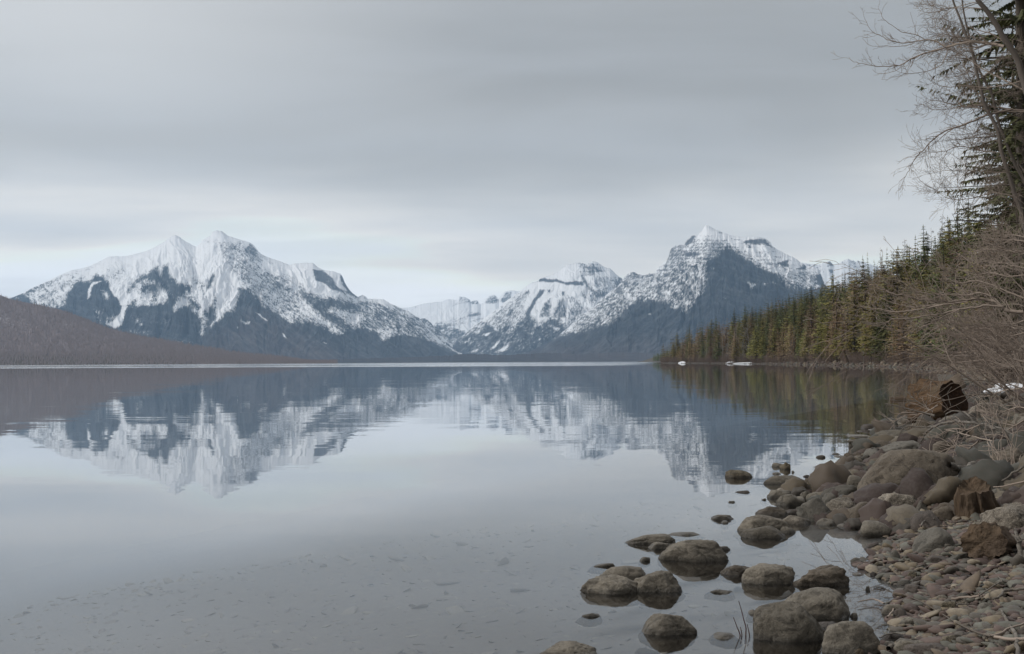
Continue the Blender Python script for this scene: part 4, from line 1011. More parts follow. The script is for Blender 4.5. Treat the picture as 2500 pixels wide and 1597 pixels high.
# ---- further stones on the bank, each on its own; then the countless rest
g = np.random.default_rng(5)
PV = [rock_shape(700 + k, 3, 9, [8, 14, 20][k % 3], .10) for k in range(14)]
KINDS = ['grey', 'brown', 'purple', 'blue', 'granite']; KCOL = {'grey': 'grey', 'brown': 'brown', 'purple': 'purple', 'blue': 'blue grey', 'granite': 'speckled'}
PM = {}
def stone_mesh(k, kind):
    if (k, kind) not in PM: PM[(k, kind)] = mesh_np('stone', PV[k][0], PV[k][1], RM[kind])
    return PM[(k, kind)]
def free(x, y, r):
    for (a, b, c, d, z) in placed:
        if abs(x - a) < c * .85 + r * .5 and abs(y - b) < d * .85 + r * .5: return False
    return True
def inview(x, y, z):
    px, py = toPx((x, y, z)); return -10 < px < 2520 and py < 1620
pool = []
for k in range(9000):
    y = 6.8 + 38 * g.random() ** 1.4; x = float(shoreX(y)) + g.uniform(-.35, 5.5) * (1 if y > 12 else .8)
    o = x - float(shoreX(y)); bank = y > 12.3 or (y > 10.5 and x > 4.6)
    sz = g.lognormal(math.log(.19 if bank else .055), .42); sz = min(sz, .5 if bank else .13)
    if not inview(x, y, 0.2) or not free(x, y, sz): continue
    if any((x - a) ** 2 + (y - b) ** 2 < (.62 * (sz + c)) ** 2 for a, b, c in pool[-900:]): continue
    pool.append((x, y, sz))
pool.sort(key=lambda p: -p[2] / p[1])
SG = {}
for i, (x, y, sz) in enumerate(pool[:290]):
    kind = KINDS[int(g.choice(5, p=[.3, .27, .2, .13, .1]))]
    o = link('stone', stone_mesh(int(g.integers(14)), kind)); z = float(hgt(x, y))
    o.scale = (sz * g.uniform(.45, .65), sz * g.uniform(.4, .55), sz * g.uniform(.2, .38)); o.location = (x, y, z + sz * g.uniform(.02, .16)); o.rotation_euler = (g.normal() * .25, g.normal() * .25, g.random() * 6.28)
    size = 'large' if sz > .3 else ('medium' if sz > .13 else 'small'); bankw = 'among the boulders of the bank' if y > 12.3 else 'on the gravel by the inlet'
    nb = sorted(PL_, key=lambda q: (q[0] - x) ** 2 + (q[1] - y) ** 2)[0]
    dx_, dy_ = x - nb[0], (y - nb[1]); rel = ('right of' if dx_ > 0 else 'left of') if abs(dx_) > abs(dy_) * .6 else ('behind' if dy_ > 0 else 'in front of')
    tag(o, f'{size} {KCOL[kind]} loose stone {rel} the {short(nb[2])}', 'stone', 'loose stones on the shore')
# many small stones as single masses
tone_mat, t, out = newmat('mixed_shingle')
at = t.n('ShaderNodeAttribute', attribute_name='tone'); geo = t.n('ShaderNodeNewGeometry'); sp = t.n('ShaderNodeSeparateXYZ'); t.l(geo.outputs['Position'], sp.inputs[0])
f1, _ = t.noise(geo.outputs['Position'], 30, 3, .6)
cc = t.ramp(at.outputs['Fac'], [(0, (0.086, 0.060, 0.052)), (.18, (0.136, 0.097, 0.082)), (.36, (0.115, 0.103, 0.087)), (.52, (0.161, 0.124, 0.089)), (.66, (0.115, 0.113, 0.093)), (.78, (0.201, 0.162, 0.111)), (.88, (0.156, 0.152, 0.124)), (.95, (0.271, 0.228, 0.169))], 'CONSTANT')
cc = t.mix(t.math('MULTIPLY', t.mr(f1, .35, .7), .45), cc, (0.085, 0.070, 0.058))
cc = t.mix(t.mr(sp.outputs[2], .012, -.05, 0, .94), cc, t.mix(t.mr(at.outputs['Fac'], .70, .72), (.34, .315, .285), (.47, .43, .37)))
principled(t, out, cc, .75, .3)
def mass(name, pts, sub, label, cat, mat=tone_mat, flatz=.4):
    N, F_ = ico(sub); shp = []
    for k in range(10):
        gg = np.random.default_rng(k + 60); d = gg.normal(size=(8, 3)); d /= np.linalg.norm(d, axis=1)[:, None]; of = gg.uniform(.6, 1, 8)
        r = ((np.maximum(N @ d.T, 0) / of) ** 10).sum(1) + 1; shp.append(N * (r ** (-.1))[:, None] * gg.uniform(.85, 1.15, (len(N), 1)))
    VV = []; TT = []
    for (x, y, z, s) in pts:
        q = shp[int(g.integers(10))] * np.array([s * g.uniform(.4, .65), s * g.uniform(.35, .5), s * flatz * g.uniform(.35, .65)])
        a = g.random() * 6.28; tx = g.normal() * .3; q = np.stack([q[:, 0], q[:, 1], q[:, 2] + q[:, 0] * tx], -1)
        q = np.stack([q[:, 0] * math.cos(a) - q[:, 1] * math.sin(a), q[:, 0] * math.sin(a) + q[:, 1] * math.cos(a), q[:, 2]], -1)
        VV.append(q + np.array([x, y, z])); TT.append(np.full(len(N), g.random()))
    n = len(VV); FF = (F_[None] + (np.arange(n) * len(N))[:, None, None]).reshape(-1, 3)
    me = mesh_np(name, np.concatenate(VV), FF, mat, True); fattr(me, 'tone', np.concatenate(TT))
    tag(link(name, me), label, cat, kind='stuff')
pts = [(x, y, float(hgt(x, y)) + s * .08, s) for x, y, s in pool[290:]]
y = 6.9 + 6.5 * g.random(16000) ** 1.25; o = g.uniform(-.12, 2.6, 16000); x = shoreX(y) + o; s = g.lognormal(math.log(.046), .55, 16000).clip(.015, .17); z = hgt(x, y) + s * .1
px_ = 1250 + x / y * FPX
pts += [tuple(p) for p in np.stack([x, y, z, s], -1)[px_ < 2530]]
mass('gravel', pts, 2, 'countless purple, green and tan flat pebbles of the beach', 'gravel')
y = 12.5 + 60 * g.random(3600) ** 1.7; o = g.uniform(-.3, 5.5, 3600); x = shoreX(y) + o; s = g.lognormal(math.log(.17), .5, 3600).clip(.05, .55) * (1 + y * .012); z = hgt(x, y) + s * .04
px_ = 1250 + x / y * FPX
pts = [tuple(p) for p in np.stack([x, y, z, s], -1)[px_ < 2540]]
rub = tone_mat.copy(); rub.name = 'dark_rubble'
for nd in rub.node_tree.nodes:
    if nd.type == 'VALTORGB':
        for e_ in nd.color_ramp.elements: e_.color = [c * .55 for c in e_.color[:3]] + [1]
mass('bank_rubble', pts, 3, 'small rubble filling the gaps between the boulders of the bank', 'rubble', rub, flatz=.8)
y = 60 + 1080 * g.random(9000) ** 1.7; o = g.uniform(-.6, 5.5, 9000); x = shoreX(y) + o; s = g.lognormal(math.log(.5), .5, 9000).clip(.2, 1.8) * np.where(y > 600, .6, 1); z = hgt(x, y) + s * .05
mass('far_shore_stones', [tuple(p) for p in np.stack([x, y, z, s], -1)], 1, 'grey stones lining the waterline of the far shore', 'stones', flatz=.8)
y = 6.8 + 12 * g.random(3500) ** 1.3; o = -g.random(3500) ** .9 * (5 + y * .3); x = shoreX(y) + o; s = g.lognormal(math.log(.06), .55, 3500).clip(.02, .35); z = hgt(x, y) - s * .03
mass('lakebed_stones', [tuple(p) for p in np.stack([x, y, z, s], -1)], 2, 'pebbles and stones on the lake bed seen dimly through the shallow water', 'stones', flatz=.15)

# ------------------------------------------------------------------ snow remnants
smat, t, out = newmat('old_snow')
f, _ = t.noise(t.n('ShaderNodeTexCoord').outputs['Object'], 3, 4, .6)
principled(t, out, t.mix(f, (.72, .74, .78), (.86, .87, .89)), .7, .2, bump(t, f, .3, .05))
def snowpatch(px, py, wpx, dpt, ht, seed, label, lift=0.0):
    P = hit(px, py); d = P[1]; wd = wpx * d / FPX
    N_, F_ = ico(4); Q = N_.copy(); an = np.arctan2(N_[:, 1], N_[:, 0]); k_ = 1 + .35 * np.sin(an * 2 + seed) + .22 * np.sin(an * 5 + seed * 2) + .1 * np.sin(an * 9 + seed)
    Q[:, 0] *= k_; Q[:, 1] *= k_; Q[:, 2] = np.sign(Q[:, 2]) * np.abs(Q[:, 2]) ** 1.5
    o = link('snow_patch', mesh_np('snow_patch', Q * np.array([wd / 2, dpt / 2, ht]), F_, smat), None, (P[0], P[1] + dpt / 2, P[2] + lift)); tag(o, label, 'snow patch', 'last snow lying on the shore')
snowpatch(1830, 887.5, 50, 14, .55, 41, 'widest white snow patch on the far beach at the forest edge')
snowpatch(1670, 886.6, 18, 14, 1.2, 42, 'small steep snow patch at the tip of the wooded point')
snowpatch(1790, 884.6, 24, 10, .5, 43, 'thin streak of snow just above and left of the widest patch')
snowpatch(1780, 886.6, 14, 5, .25, 44, 'faint small snow streak on the far beach left of the widest patch')
snowpatch(2455, 965, 26, .7, .10, 45, 'upper white snow remnant between the dark boulders', .30)
snowpatch(2436, 984, 34, .7, .10, 46, 'lower left snow remnant above the lichen crusted boulder', .30)
snowpatch(2452, 973, 26, .5, .08, 48, 'narrow middle snow remnant between two others', .30)
snowpatch(2490, 972, 34, .8, .12, 47, 'snow remnant at the right edge of the photo', .30)

# ------------------------------------------------------------------ logs and stumps
def woodmat(name, c1, c2, c3, sc=14):
    mt, t, out = newmat(name); tc = t.n('ShaderNodeTexCoord')
    f, _ = t.noise(t.vmul(tc.outputs['Object'], (.12, 1, 1)), sc, 5, .7, .3); f2, _ = t.noise(tc.outputs['Object'], 2.5, 3, .6)
    c = t.mix(t.mr(f, .3, .7), c1, c2); c = t.mix(t.mr(f2, .45, .7), c, c3)
    principled(t, out, c, .9, .1, bump(t, f, 1.0, .04)); return mt
M_rot = woodmat('rotten_brown_wood', (0.052, 0.034, 0.022), (0.175, 0.110, 0.064), (0.130, 0.098, 0.068))
M_darkend = woodmat('dark_cut_wood', (0.036, 0.024, 0.018), (0.110, 0.064, 0.040), (0.060, 0.040, 0.028))
M_drift = woodmat('grey_driftwood', (.12, .105, .09), (.26, .235, .205), (.18, .155, .13))
M_wood = woodmat('weathered_brown_wood', (0.055, 0.041, 0.029), (0.167, 0.119, 0.081), (0.109, 0.081, 0.061), 9)
M_stem = woodmat('reddish_stem', (.06, .032, .028), (.12, .06, .05), (.08, .045, .04))
def log_thing(name, P0, axis, Ln, r0, r1, label, cat, mat, endmat, seed=0, rough=.06, hollow=.12, oval=1.0, flare=0.0):
    """axis runs from the seen cut end (P0) backwards"""
    ax = Vector(axis).normalized(); qr = Vector((1, 0, 0)).rotation_difference(ax)
    e = bpy.data.objects.new(name, None); COL.objects.link(e); e.location = tuple(float(c) for c in P0); e.rotation_mode = 'QUATERNION'; e.rotation_quaternion = qr
    tag(e, label, cat)
    n = 72; m_ = 40; th = np.linspace(0, 2 * np.pi, n, endpoint=False); u = np.linspace(0, 1, m_)
    U_, TH = np.meshgrid(u, th, indexing='ij')
    rr = (r0 + (r1 - r0) * U_) * (1 + rough * (fbm(TH * 3.5 / 1.0 + 9 * np.cos(TH), U_ * 1.2, 4, .6, seed) - .5) * 2.2 + rough * .8 * np.sin(TH * 9 + seed) * .3) * (1 + flare * U_ ** 2)
    edge = 1 + 0 * rr
    V_ = np.stack([U_ * Ln + (fbm(TH * 2, TH * 0 + seed, 3) - .5) * .12 * (1 - U_), rr * np.cos(TH), rr * np.sin(TH) * oval], -1).reshape(-1, 3)
    i = np.arange(m_ - 1)[:, None] * n + np.arange(n)[None]; j = np.arange(m_ - 1)[:, None] * n + (np.arange(n)[None] + 1) % n
    F_ = np.stack([i, i + n, j + n, j], -1).reshape(-1, 4)
    V2 = np.concatenate([V_, [[Ln * 1.02, 0, 0]]]); last = (m_ - 1) * n
    Fl = [tuple(f) for f in F_.tolist()] + [(last + k, last + (k + 1) % n, len(V_)) for k in range(n)][:0]
    cap = [tuple(last + k for k in range(n))]
    link('bark', mesh_np('bark', V2[:-1], Fl + cap, mat), e)
    rad = np.linspace(0, 1, 16); Rg, Tg = np.meshgrid(rad, th, indexing='ij'); r_edge = np.linalg.norm(V_[:n, 1:], axis=1)[None, :]
    xo = V_[:n, 0][None, :]
    dz = (fbm(Rg * 6 * np.cos(Tg) + 9, Rg * 6 * np.sin(Tg) + 9, 4, .6, seed + 2) - .5) * .10 * r0 * 2
    Vc = np.stack([xo * Rg ** 3 + hollow * r0 * (1 - Rg ** 2) + dz * (1 - Rg ** 6) + .001, Rg * r_edge * np.cos(Tg) * .995, Rg * r_edge * np.sin(Tg) * .995 * 1.0], -1)
    Vc[..., 2] = Rg * V_[:n, 2][None, :] * .995; Vc[..., 1] = Rg * V_[:n, 1][None, :] * .995
    Vc = Vc.reshape(-1, 3); i = np.arange(15)[:, None] * n + np.arange(n)[None]; j = np.arange(15)[:, None] * n + (np.arange(n)[None] + 1) % n
    link('cut_end', mesh_np('cut_end', Vc, np.stack([i, j, j + n, i + n], -1).reshape(-1, 4), endmat), e)
    return e
P = hit(2322, 1030); Yl = P[1]
C0 = atY(2328, 979, Yl)
log_thing('fallen_log', C0, (-.52, .83, -.20), .80, .42 * Yl / 28.7, .50 * Yl / 28.7, 'great cut log with a dark hollow end and frayed orange brown sides at the waterline', 'log', M_rot, M_darkend, 3, .15, .30, 1.0, .25)
P = hit(2385, 1272); C0 = atY(2380, 1232, P[1] + .2)
wst = 58 * P[1] / FPX
log_thing('tree_stump', C0 + np.array([0, 0, wst * .75]), (.25, .35, -.9), wst * 2.0, wst * .62, wst * 1.02, 'squat dark brown stump with a broken hollow top among the boulders', 'stump', M_wood, M_wood, 8, .34, .38, 1.0)
P = hit(2400, 1375); C0 = atY(2402, 1322, P[1])
wl = 60 * P[1] / FPX
log_thing('cut_log', C0 + np.array([0, 0, 0]), (.50, .84, -.18), wl * 1.7, wl * .92, wl * .95, 'short cut log with a weathered grained end tilted toward the lake', 'log', M_wood, M_wood, 13, .22, -.05, .86)
P = atZ(2188, 977, 0.0)
log_thing('floating_log', P + np.array([-.2, 0, -.02]), (1, .15, .02), 1.5, .13, .16, 'dark waterlogged log lying in the water left of the great cut trunk', 'log', M_wood, M_wood, 5)
P = hit(2068, 890)
log_thing('leaning_stump', P + np.array([-1.0, 0, 4.2]), (.32, 0, -1), 4.6, .38, .5, 'broken dark leaning trunk at the far waterline in front of brown brush', 'stump', M_wood, M_wood, 6)
def twiggy(g, lines, P, r0, r1, n, L, depth=1, up=.15, k=3, minr=.003, spread=.8):
    """a limb along given points with side twigs grown from it"""
    P = smooth(P, 4); m_ = len(P); rr = np.linspace(r0, r1, m_); P = P + g.normal(size=P.shape) * np.linspace(.3, 1.2, m_)[:, None] * .004 * np.linalg.norm(P[-1] - P[0]); lines.append((P, rr))
    for i in range(n):
        q = g.uniform(.08, 1) ** .8 * (m_ - 1.01); a = int(q); p = P[a] + (P[a + 1] - P[a]) * (q - a); d = P[a + 1] - P[a]; d /= np.linalg.norm(d) + 1e-9
        s = g.normal(size=3); s[1] *= .6; s -= d * (s @ d); s /= np.linalg.norm(s) + 1e-9
        nd = d * math.cos(spread) + s * math.sin(spread)
        grow(g, p, nd, L * g.uniform(.4, 1.2), max(rr[a] * .5, minr), depth, lines, 5, up, .2, k, .5, .7, 0, minr)
def pxline(conv_, pts, Y, dY=0.0):
    ox, oy, s = conv_; n = len(pts); return np.array([atY(ox + a / s, oy + b / s, Y + dY * i / max(1, n - 1)) for i, (a, b) in enumerate(pts)])
def groundline(conv_, pts, lift):
    ox, oy, s = conv_; out_ = []
    for i, (a, b) in enumerate(pts):
        P = hit(ox + a / s, oy + b / s); d = (P - CP); P = CP + d * (1 - lift / max(.2, -d[2])); out_.append(P)
    return np.array(out_)
def smooth(P, k=3):
    P = np.asarray(P, float); n = len(P); tt = np.linspace(0, n - 1, (n - 1) * k + 1); out_ = []
    for u in tt:
        i = min(int(u), n - 2); f = u - i; p0 = P[max(i - 1, 0)]; p1 = P[i]; p2 = P[i + 1]; p3 = P[min(i + 2, n - 1)]
        out_.append(.5 * ((2 * p1) + (-p0 + p2) * f + (2 * p0 - 5 * p1 + 4 * p2 - p3) * f * f + (-p0 + 3 * p1 - 3 * p2 + p3) * f ** 3))
    return np.array(out_)
def stick(name, P, r0, r1, label, mat, cat='stick', wob=.3, sides=6):
    P = smooth(P); n = len(P); gg = np.random.default_rng(len(label)); P = P + gg.normal(size=P.shape) * wob * r0
    v, f = tubes([(P, np.linspace(r0, r1, n))], sides); o = link(name, mesh_np(name, v, f, mat)); tag(o, label, cat, 'driftwood and fallen branches on the shore'); return o
stick('stick', groundline(B_, [(2105, 1125), (2140, 1180), (2190, 1270), (2240, 1340), (2260, 1450), (2275, 1560)], .05), .008, .012, 'forked pale stick lying on the gravel at the bottom right', M_drift)
stick('stick', groundline(B_, [(2010, 1370), (2110, 1335), (2190, 1290), (2324, 1245)], .05), .006, .005, 'thin brown stick crossing the pale forked one', M_twig)
stick('stick', groundline(B_, [(2020, 1020), (2070, 1005), (2110, 980), (2130, 945), (2200, 930), (2340, 915)], .05), .006, .010, 'wavy white stick on the gravel near the right edge', M_drift)
stick('stick', groundline(B_, [(1160, 965), (1350, 1040), (1500, 1130), (1700, 1250), (1900, 1340), (2120, 1390), (2340, 1440)], .04), .0025, .006, 'longest thin brown branch running down across the gravel', M_trunk)
stick('stick', groundline(B_, [(1690, 1085), (1700, 1065), (1760, 1062), (1810, 1068)], .04), .005, .004, 'short curled pale stick in the middle of the gravel', M_drift)
stick('stick', groundline(B_, [(1640, 1015), (1750, 1000), (1850, 995), (1950, 985)], .04), .009, .006, 'straight brown stick lying level on the gravel', M_twig)
stick('stick', groundline(B_, [(2030, 750), (2110, 840), (2070, 870), (1950, 950), (1900, 985)], .05), .004, .005, 'bent thin pale twig below the cut log', M_drift)
stick('stick', groundline(B_, [(1150, 560), (1180, 510), (1220, 480), (1290, 465)], .05), .005, .004, 'small curved twig beside the smooth blue grey boulder', M_twig)
stick('stick', groundline(B_, [(1030, 1195), (1080, 1130), (1095, 1060)], .04), .007, .004, 'short stick leaning on the grey rounded rock by the inlet', M_twig)
stick('stick', groundline(B_, [(755, 1045), (880, 1018), (950, 1035), (1000, 1060)], .03), .004, .006, 'crooked twig reaching from the gravel into the inlet', M_twig)
stick('stick', groundline(B_, [(1040, 1490), (1080, 1465), (1130, 1445)], .05), .014, .010, 'stubby pale piece of driftwood beside the purple slab', M_drift)
stick('stick', groundline(B_, [(960, 1385), (1010, 1355), (1100, 1340), (1200, 1350)], .05), .004, .004, 'thin pale twig lying over the flat purple slab', M_drift)
stick('stick', groundline(B_, [(1350, 325), (1380, 280), (1410, 255), (1480, 262)], .08), .008, .006, 'bleached bent root by the tilted slab', M_drift)
stick('stick', groundline(B_, [(1650, 900), (1800, 870), (1950, 850)], .04), .004, .003, 'fine twig on the gravel right of the purple stones', M_twig)
stick('stick', groundline(B_, [(2040, 1375), (2200, 1400), (2340, 1395)], .05), .008, .010, 'brown stick lying beside the forked pale one', M_twig)
Pb = hit(2490, 1385); Yb = Pb[1]
stick('upright_driftwood', pxline(B_, [(2285, 690), (2287, 600), (2275, 470), (2250, 400), (2230, 352)], Yb, .1), .022, .010, 'bleached upright branch standing beside the cut log at the right edge', M_drift)
stick('stick', pxline(B_, [(2275, 480), (2245, 450), (2205, 405)], Yb, .05), .008, .003, 'short side prong next to the bleached upright branch', M_drift)
stick('stick', pxline(D_, [(1610, 1000), (1700, 1005), (1800, 990), (1910, 970)], 13.7, .6), .035, .028, 'thick pale driftwood pole lying behind the giant boulder', M_drift)
Yq = 20.5
stick('fallen_branch', pxline(D_, [(2330, 735), (2200, 690), (2050, 640), (1900, 600), (1750, 573), (1640, 578), (1540, 592), (1450, 635), (1380, 690), (1340, 760)], 17.5, 3), .030, .010, 'long arching grey branch hanging over the boulder bank', M_drift)
stick('fallen_branch', pxline(D_, [(1500, 610), (1420, 625), (1300, 618), (1200, 622), (1150, 670), (1110, 750)], 20.2, .4), .014, .005, 'thinner continuation of the arching branch bending to the waterline', M_drift)
stick('fallen_branch', pxline(D_, [(1840, 580), (1790, 520), (1730, 480), (1640, 475), (1580, 500), (1570, 560)], 19, 1), .014, .006, 'curved bare branch looping in front of the great cut trunk', M_drift)
stick('fallen_branch', pxline(D_, [(2330, 850), (2150, 800), (2000, 760), (1850, 720), (1700, 680), (1560, 650)], 16.5, 2.0), .014, .004, 'straight thin branch below the arching grey one', M_twig)
stick('fallen_branch', pxline(D_, [(2330, 975), (2180, 950), (1990, 935), (1890, 890), (1780, 840)], 15.5, 1.5), .016, .005, 'dark branch over the broad brown rock', M_twigd)
stick('fallen_branch', pxline(D_, [(2330, 980), (2200, 1060), (2120, 1120), (2000, 1175), (1960, 1185)], 13.2, .3), .014, .005, 'pale bent branch right of the brown stump', M_drift)
stick('fallen_branch', pxline(D_, [(2330, 1125), (2200, 1165), (2080, 1185), (2020, 1190)], 12.9, .2), .010, .005, 'lower thin branch right of the brown stump', M_twig)
stick('fallen_branch', pxline(D_, [(1385, 1030), (1450, 1080), (1520, 1130), (1630, 1165)], 14.0, 0), .006, .004, 'thin twig leaning across the front of the giant boulder', M_drift)
stick('fallen_branch', pxline(D_, [(1000, 408), (1130, 430), (1250, 465), (1400, 500), (1470, 520)], 27.2, -.4), .010, .022, 'straight grey branch pointing out over the water from the great trunk', M_drift)
stick('fallen_branch', pxline(D_, [(1040, 470), (1080, 495), (1140, 500), (1200, 490), (1300, 500)], 27.0, 0), .008, .016, 'small forked branch at the waterline below the straight grey one', M_twig)
stick('fallen_branch', pxline(D_, [(1495, 235), (1440, 190), (1400, 190), (1365, 230)], 27.3, 0), .010, .005, 'thin twig arching above the great cut trunk', M_drift)
stick('fallen_branch', pxline(D_, [(1620, 430), (1600, 350), (1590, 300), (1630, 250)], 27.2, 0), .009, .004, 'crooked twig across the dark end of the great trunk', M_drift)
stick('fallen_branch', pxline(D_, [(1980, 200), (2010, 230), (2035, 250)], 34, 0), .02, .014, 'short broken stake on the bank behind the great trunk', M_drift)
stick('fallen_branch', pxline(D_, [(2330, 262), (2200, 270), (2100, 290), (1980, 330), (1900, 340)], 27, 1), .018, .006, 'long thin branch lying over boulders beside the snow remnants', M_twig)
stick('fallen_branch', pxline(D_, [(2130, 860), (2180, 760), (2200, 680), (2330, 655)], 17, 0), .010, .005, 'curved twig rising at the right edge over the reddish rock', M_twig)
g = np.random.default_rng(404)
tang = [([(2320, 640), (2150, 600), (2000, 560), (1880, 470)], 21, 'tangle of dead twigs right of the great cut log'), ([(2310, 560), (2180, 640), (2060, 700), (1900, 690)], 18.5, 'dead branch with forking twigs under the snow remnants'),
        ([(2250, 800), (2190, 700), (2080, 640), (1980, 650), (1900, 690)], 17, 'looping dead branch on the boulders at the right'), ([(1880, 760), (1800, 820), (1700, 880), (1600, 960)], 15.5, 'dead branch leaning down behind the giant boulder'),
        ([(1900, 600), (1780, 650), (1640, 640), (1500, 700)], 18.5, 'dead twiggy branch under the long arching one'), ([(1500, 420), (1350, 500), (1200, 520), (1060, 590)], 27, 'twiggy branch hanging off the left of the great cut log'),
        ([(1450, 480), (1300, 380), (1230, 330)], 27.2, 'fine twigs standing up left of the great cut log'), ([(2320, 300), (2200, 230), (2060, 270), (1900, 280)], 30, 'pale twigs on the bank behind the snow remnants'),
        ([(2330, 450), (2240, 440), (2120, 480), (2050, 520)], 22, 'short twiggy branch beside the pale rounded granite rock'), ([(2330, 1090), (2200, 1010), (2080, 960), (1950, 930)], 14.2, 'twiggy branch above the layered dark ledge')]
for pts_, Y_, lab in tang:
    ls = []; twiggy(g, ls, pxline(D_, pts_, Y_, .6), .013, .004, 16, .55, 1, .1, 2, .0035); v, f = tubes(ls, 4)
    o = link('dead_branch', mesh_np('dead_branch', v, f, M_drift if len(pts_) % 2 else M_twig)); tag(o, lab, 'branch', 'driftwood and fallen branches on the shore')
# thin red stems in the water
Yr = float(atZ(1300 + 2010 / 3.873, 1200 + 1362 / 3.873)[1])
for pts_, lab in (([(2008, 1440), (2020, 1300), (2000, 1220), (1975, 1120), (1950, 1035)], 'tallest thin reddish stem standing in the water'),
                  ([(1965, 1400), (1962, 1350), (1930, 1270), (1900, 1190)], 'thin reddish stem leaning left in the water'),
                  ([(1978, 1400), (1980, 1350), (1965, 1280)], 'shortest thin stem between two taller ones in the water'),
                  ([(2050, 1420), (2055, 1370), (2030, 1255)], 'thin stem right of the tallest one in the water')):
    P = smooth(pxline(A_, pts_, Yr)); v, f = tubes([(P, np.linspace(.0042, .002, len(P)))], 5)
    o = link('reed_stem', mesh_np('reed_stem', v, f, M_stem)); tag(o, lab, 'stem', 'thin stems growing out of the shallow water')

# ------------------------------------------------------------------ bare trees at the right edge
def bare_tree(name, label, trunk, limbs, mat, group='bare trees leaning in from the right edge', cat='bare tree', tr=(.12, .05)):
    e = bpy.data.objects.new(name, None); COL.objects.link(e); base = trunk[0]; e.location = tuple(float(c) for c in base); tag(e, label, cat, group)
    P = smooth(trunk, 3); v, f = tubes([(P - base, np.linspace(tr[0], tr[1], len(P)))], 9); link('trunk', mesh_np('trunk', v, f, M_greybark), e)
    v, f = tubes(limbs, 3); link('crown', mesh_np('crown', v - base, f, mat), e); return e
E_ = (2000, 0, 3.076); G_ = (2050, 500, 5.1267)
g = np.random.default_rng(77)
Y1 = 28.0
tl = [np.array([12.0, Y1, float(hgt(12.0, Y1)) - .2])] + [atY(px, py, Y1) for px, py in ((2600, 800), (2575, 560), (2548, 380))] + list(pxline(E_, [(1545, 640), (1520, 560), (1490, 450), (1430, 350), (1370, 260), (1320, 170), (1250, 70), (1190, 0), (1130, -120), (1050, -300)], Y1))
ls = []
def EL(pts, r0, r1, n, L_, dY=1.0, depth=1, k=3, up=.15, Y=Y1): twiggy(g, ls, pxline(E_, pts, Y, dY), r0, r1, n, L_, depth, up, k)
EL([(1390, 350), (1330, 335), (1250, 325), (1150, 315), (1050, 330), (970, 352)], .040, .026, 8, .7)
EL([(940, 350), (880, 312), (800, 300), (720, 312), (620, 322), (520, 302), (470, 270), (400, 240), (345, 150)], .018, .004, 22, .42, .6, 1, 2, .4)
EL([(970, 352), (860, 385), (760, 412), (680, 450), (620, 485), (540, 500), (430, 500), (350, 485), (260, 465), (225, 430)], .020, .004, 24, .42, .6, 1, 2, .4)
EL([(800, 300), (720, 260), (620, 240), (560, 200), (490, 150), (460, 90), (440, 50)], .010, .003, 10, .3, .3, 0, 0, .4)
EL([(720, 260), (720, 210), (700, 150), (685, 90)], .006, .003, 2, .2, .1, 0, 0)
EL([(520, 352), (640, 345), (720, 320)][::-1], .008, .006, 4, .3, .1, 0, 0)
EL([(520, 340), (460, 348), (380, 342), (325, 287)], .006, .003, 3, .25, .1, 0, 0)
EL([(970, 360), (930, 470), (860, 520), (760, 545), (640, 552), (560, 515)], .012, .003, 14, .35, .4, 1, 2, .4)
EL([(620, 490), (580, 530), (500, 550), (440, 553), (400, 522)], .006, .003, 4, .25, .2, 0, 0)
EL([(1545, 600), (1400, 640), (1250, 660), (1100, 645), (950, 652), (860, 628), (800, 540)], .016, .003, 26, .5, .6, 1, 3, .3)
EL([(1560, 690), (1350, 580), (1200, 500), (1060, 390)], .020, .008, 10, .4, 1)
EL([(1250, 70), (1130, 60), (1000, 62), (900, 72), (850, 35), (760, 0)], .014, .003, 26, .5, .8, 1, 3)
EL([(1200, 10), (1080, 40), (960, 75), (830, 95), (760, 85)], .012, .003, 24, .45, .8, 1, 3)
EL([(1430, 340), (1300, 260), (1200, 230), (1080, 190), (950, 150), (900, 90)], .014, .003, 26, .5, .8, 1, 3)
EL([(1400, 300), (1280, 320), (1100, 300), (960, 240), (850, 175)], .012, .003, 26, .45, .8, 1, 3)
bare_tree('bare_tree', 'leaning smooth grey trunk with long bare twigs reaching left against the sky', np.array(tl), ls, M_twig, tr=(.085, .04))
# second and third tree
ls = []; Y2 = 36.0
def EL2(pts, r0, r1, n, L_, dY=1.0, depth=1, k=3, up=.15): twiggy(g, ls, pxline(E_, pts, Y2, dY), r0, r1, n, L_, depth, up, k)
EL2([(1700, 790), (1538, 830), (1350, 810), (1200, 790), (1100, 795), (1000, 780), (870, 755)], .035, .005, 60, .8)
EL2([(1538, 840), (1300, 830), (1100, 800), (950, 822), (850, 822), (780, 785)], .02, .004, 40, .6)
EL2([(1450, 820), (1250, 870), (1130, 920), (1000, 965), (920, 1000), (830, 1080), (760, 1150), (710, 1210), (660, 1300), (595, 1380)], .032, .005, 36, .55, .5, 1, 2, -.5)
EL2([(1000, 970), (930, 1020), (880, 1070), (800, 1130), (770, 1225)], .014, .004, 10, .4, .3, 0, 0, -.3)
EL2([(1240, 780), (1180, 700), (1120, 560), (1060, 430), (1010, 380)], .02, .005, 40, .7)
EL2([(1380, 1150), (1200, 1130), (1050, 1100), (930, 1140), (830, 1140), (760, 1110)], .018, .004, 50, .7)
EL2([(1430, 1300), (1250, 1290), (1100, 1280), (960, 1280), (855, 1298)], .014, .004, 50, .7)
EL2([(1480, 1480), (1300, 1450), (1100, 1500), (950, 1480), (870, 1420)], .018, .004, 60, .8)
EL2([(1200, 600), (1300, 520), (1400, 420), (1538, 360)], .02, .006, 40, .8)
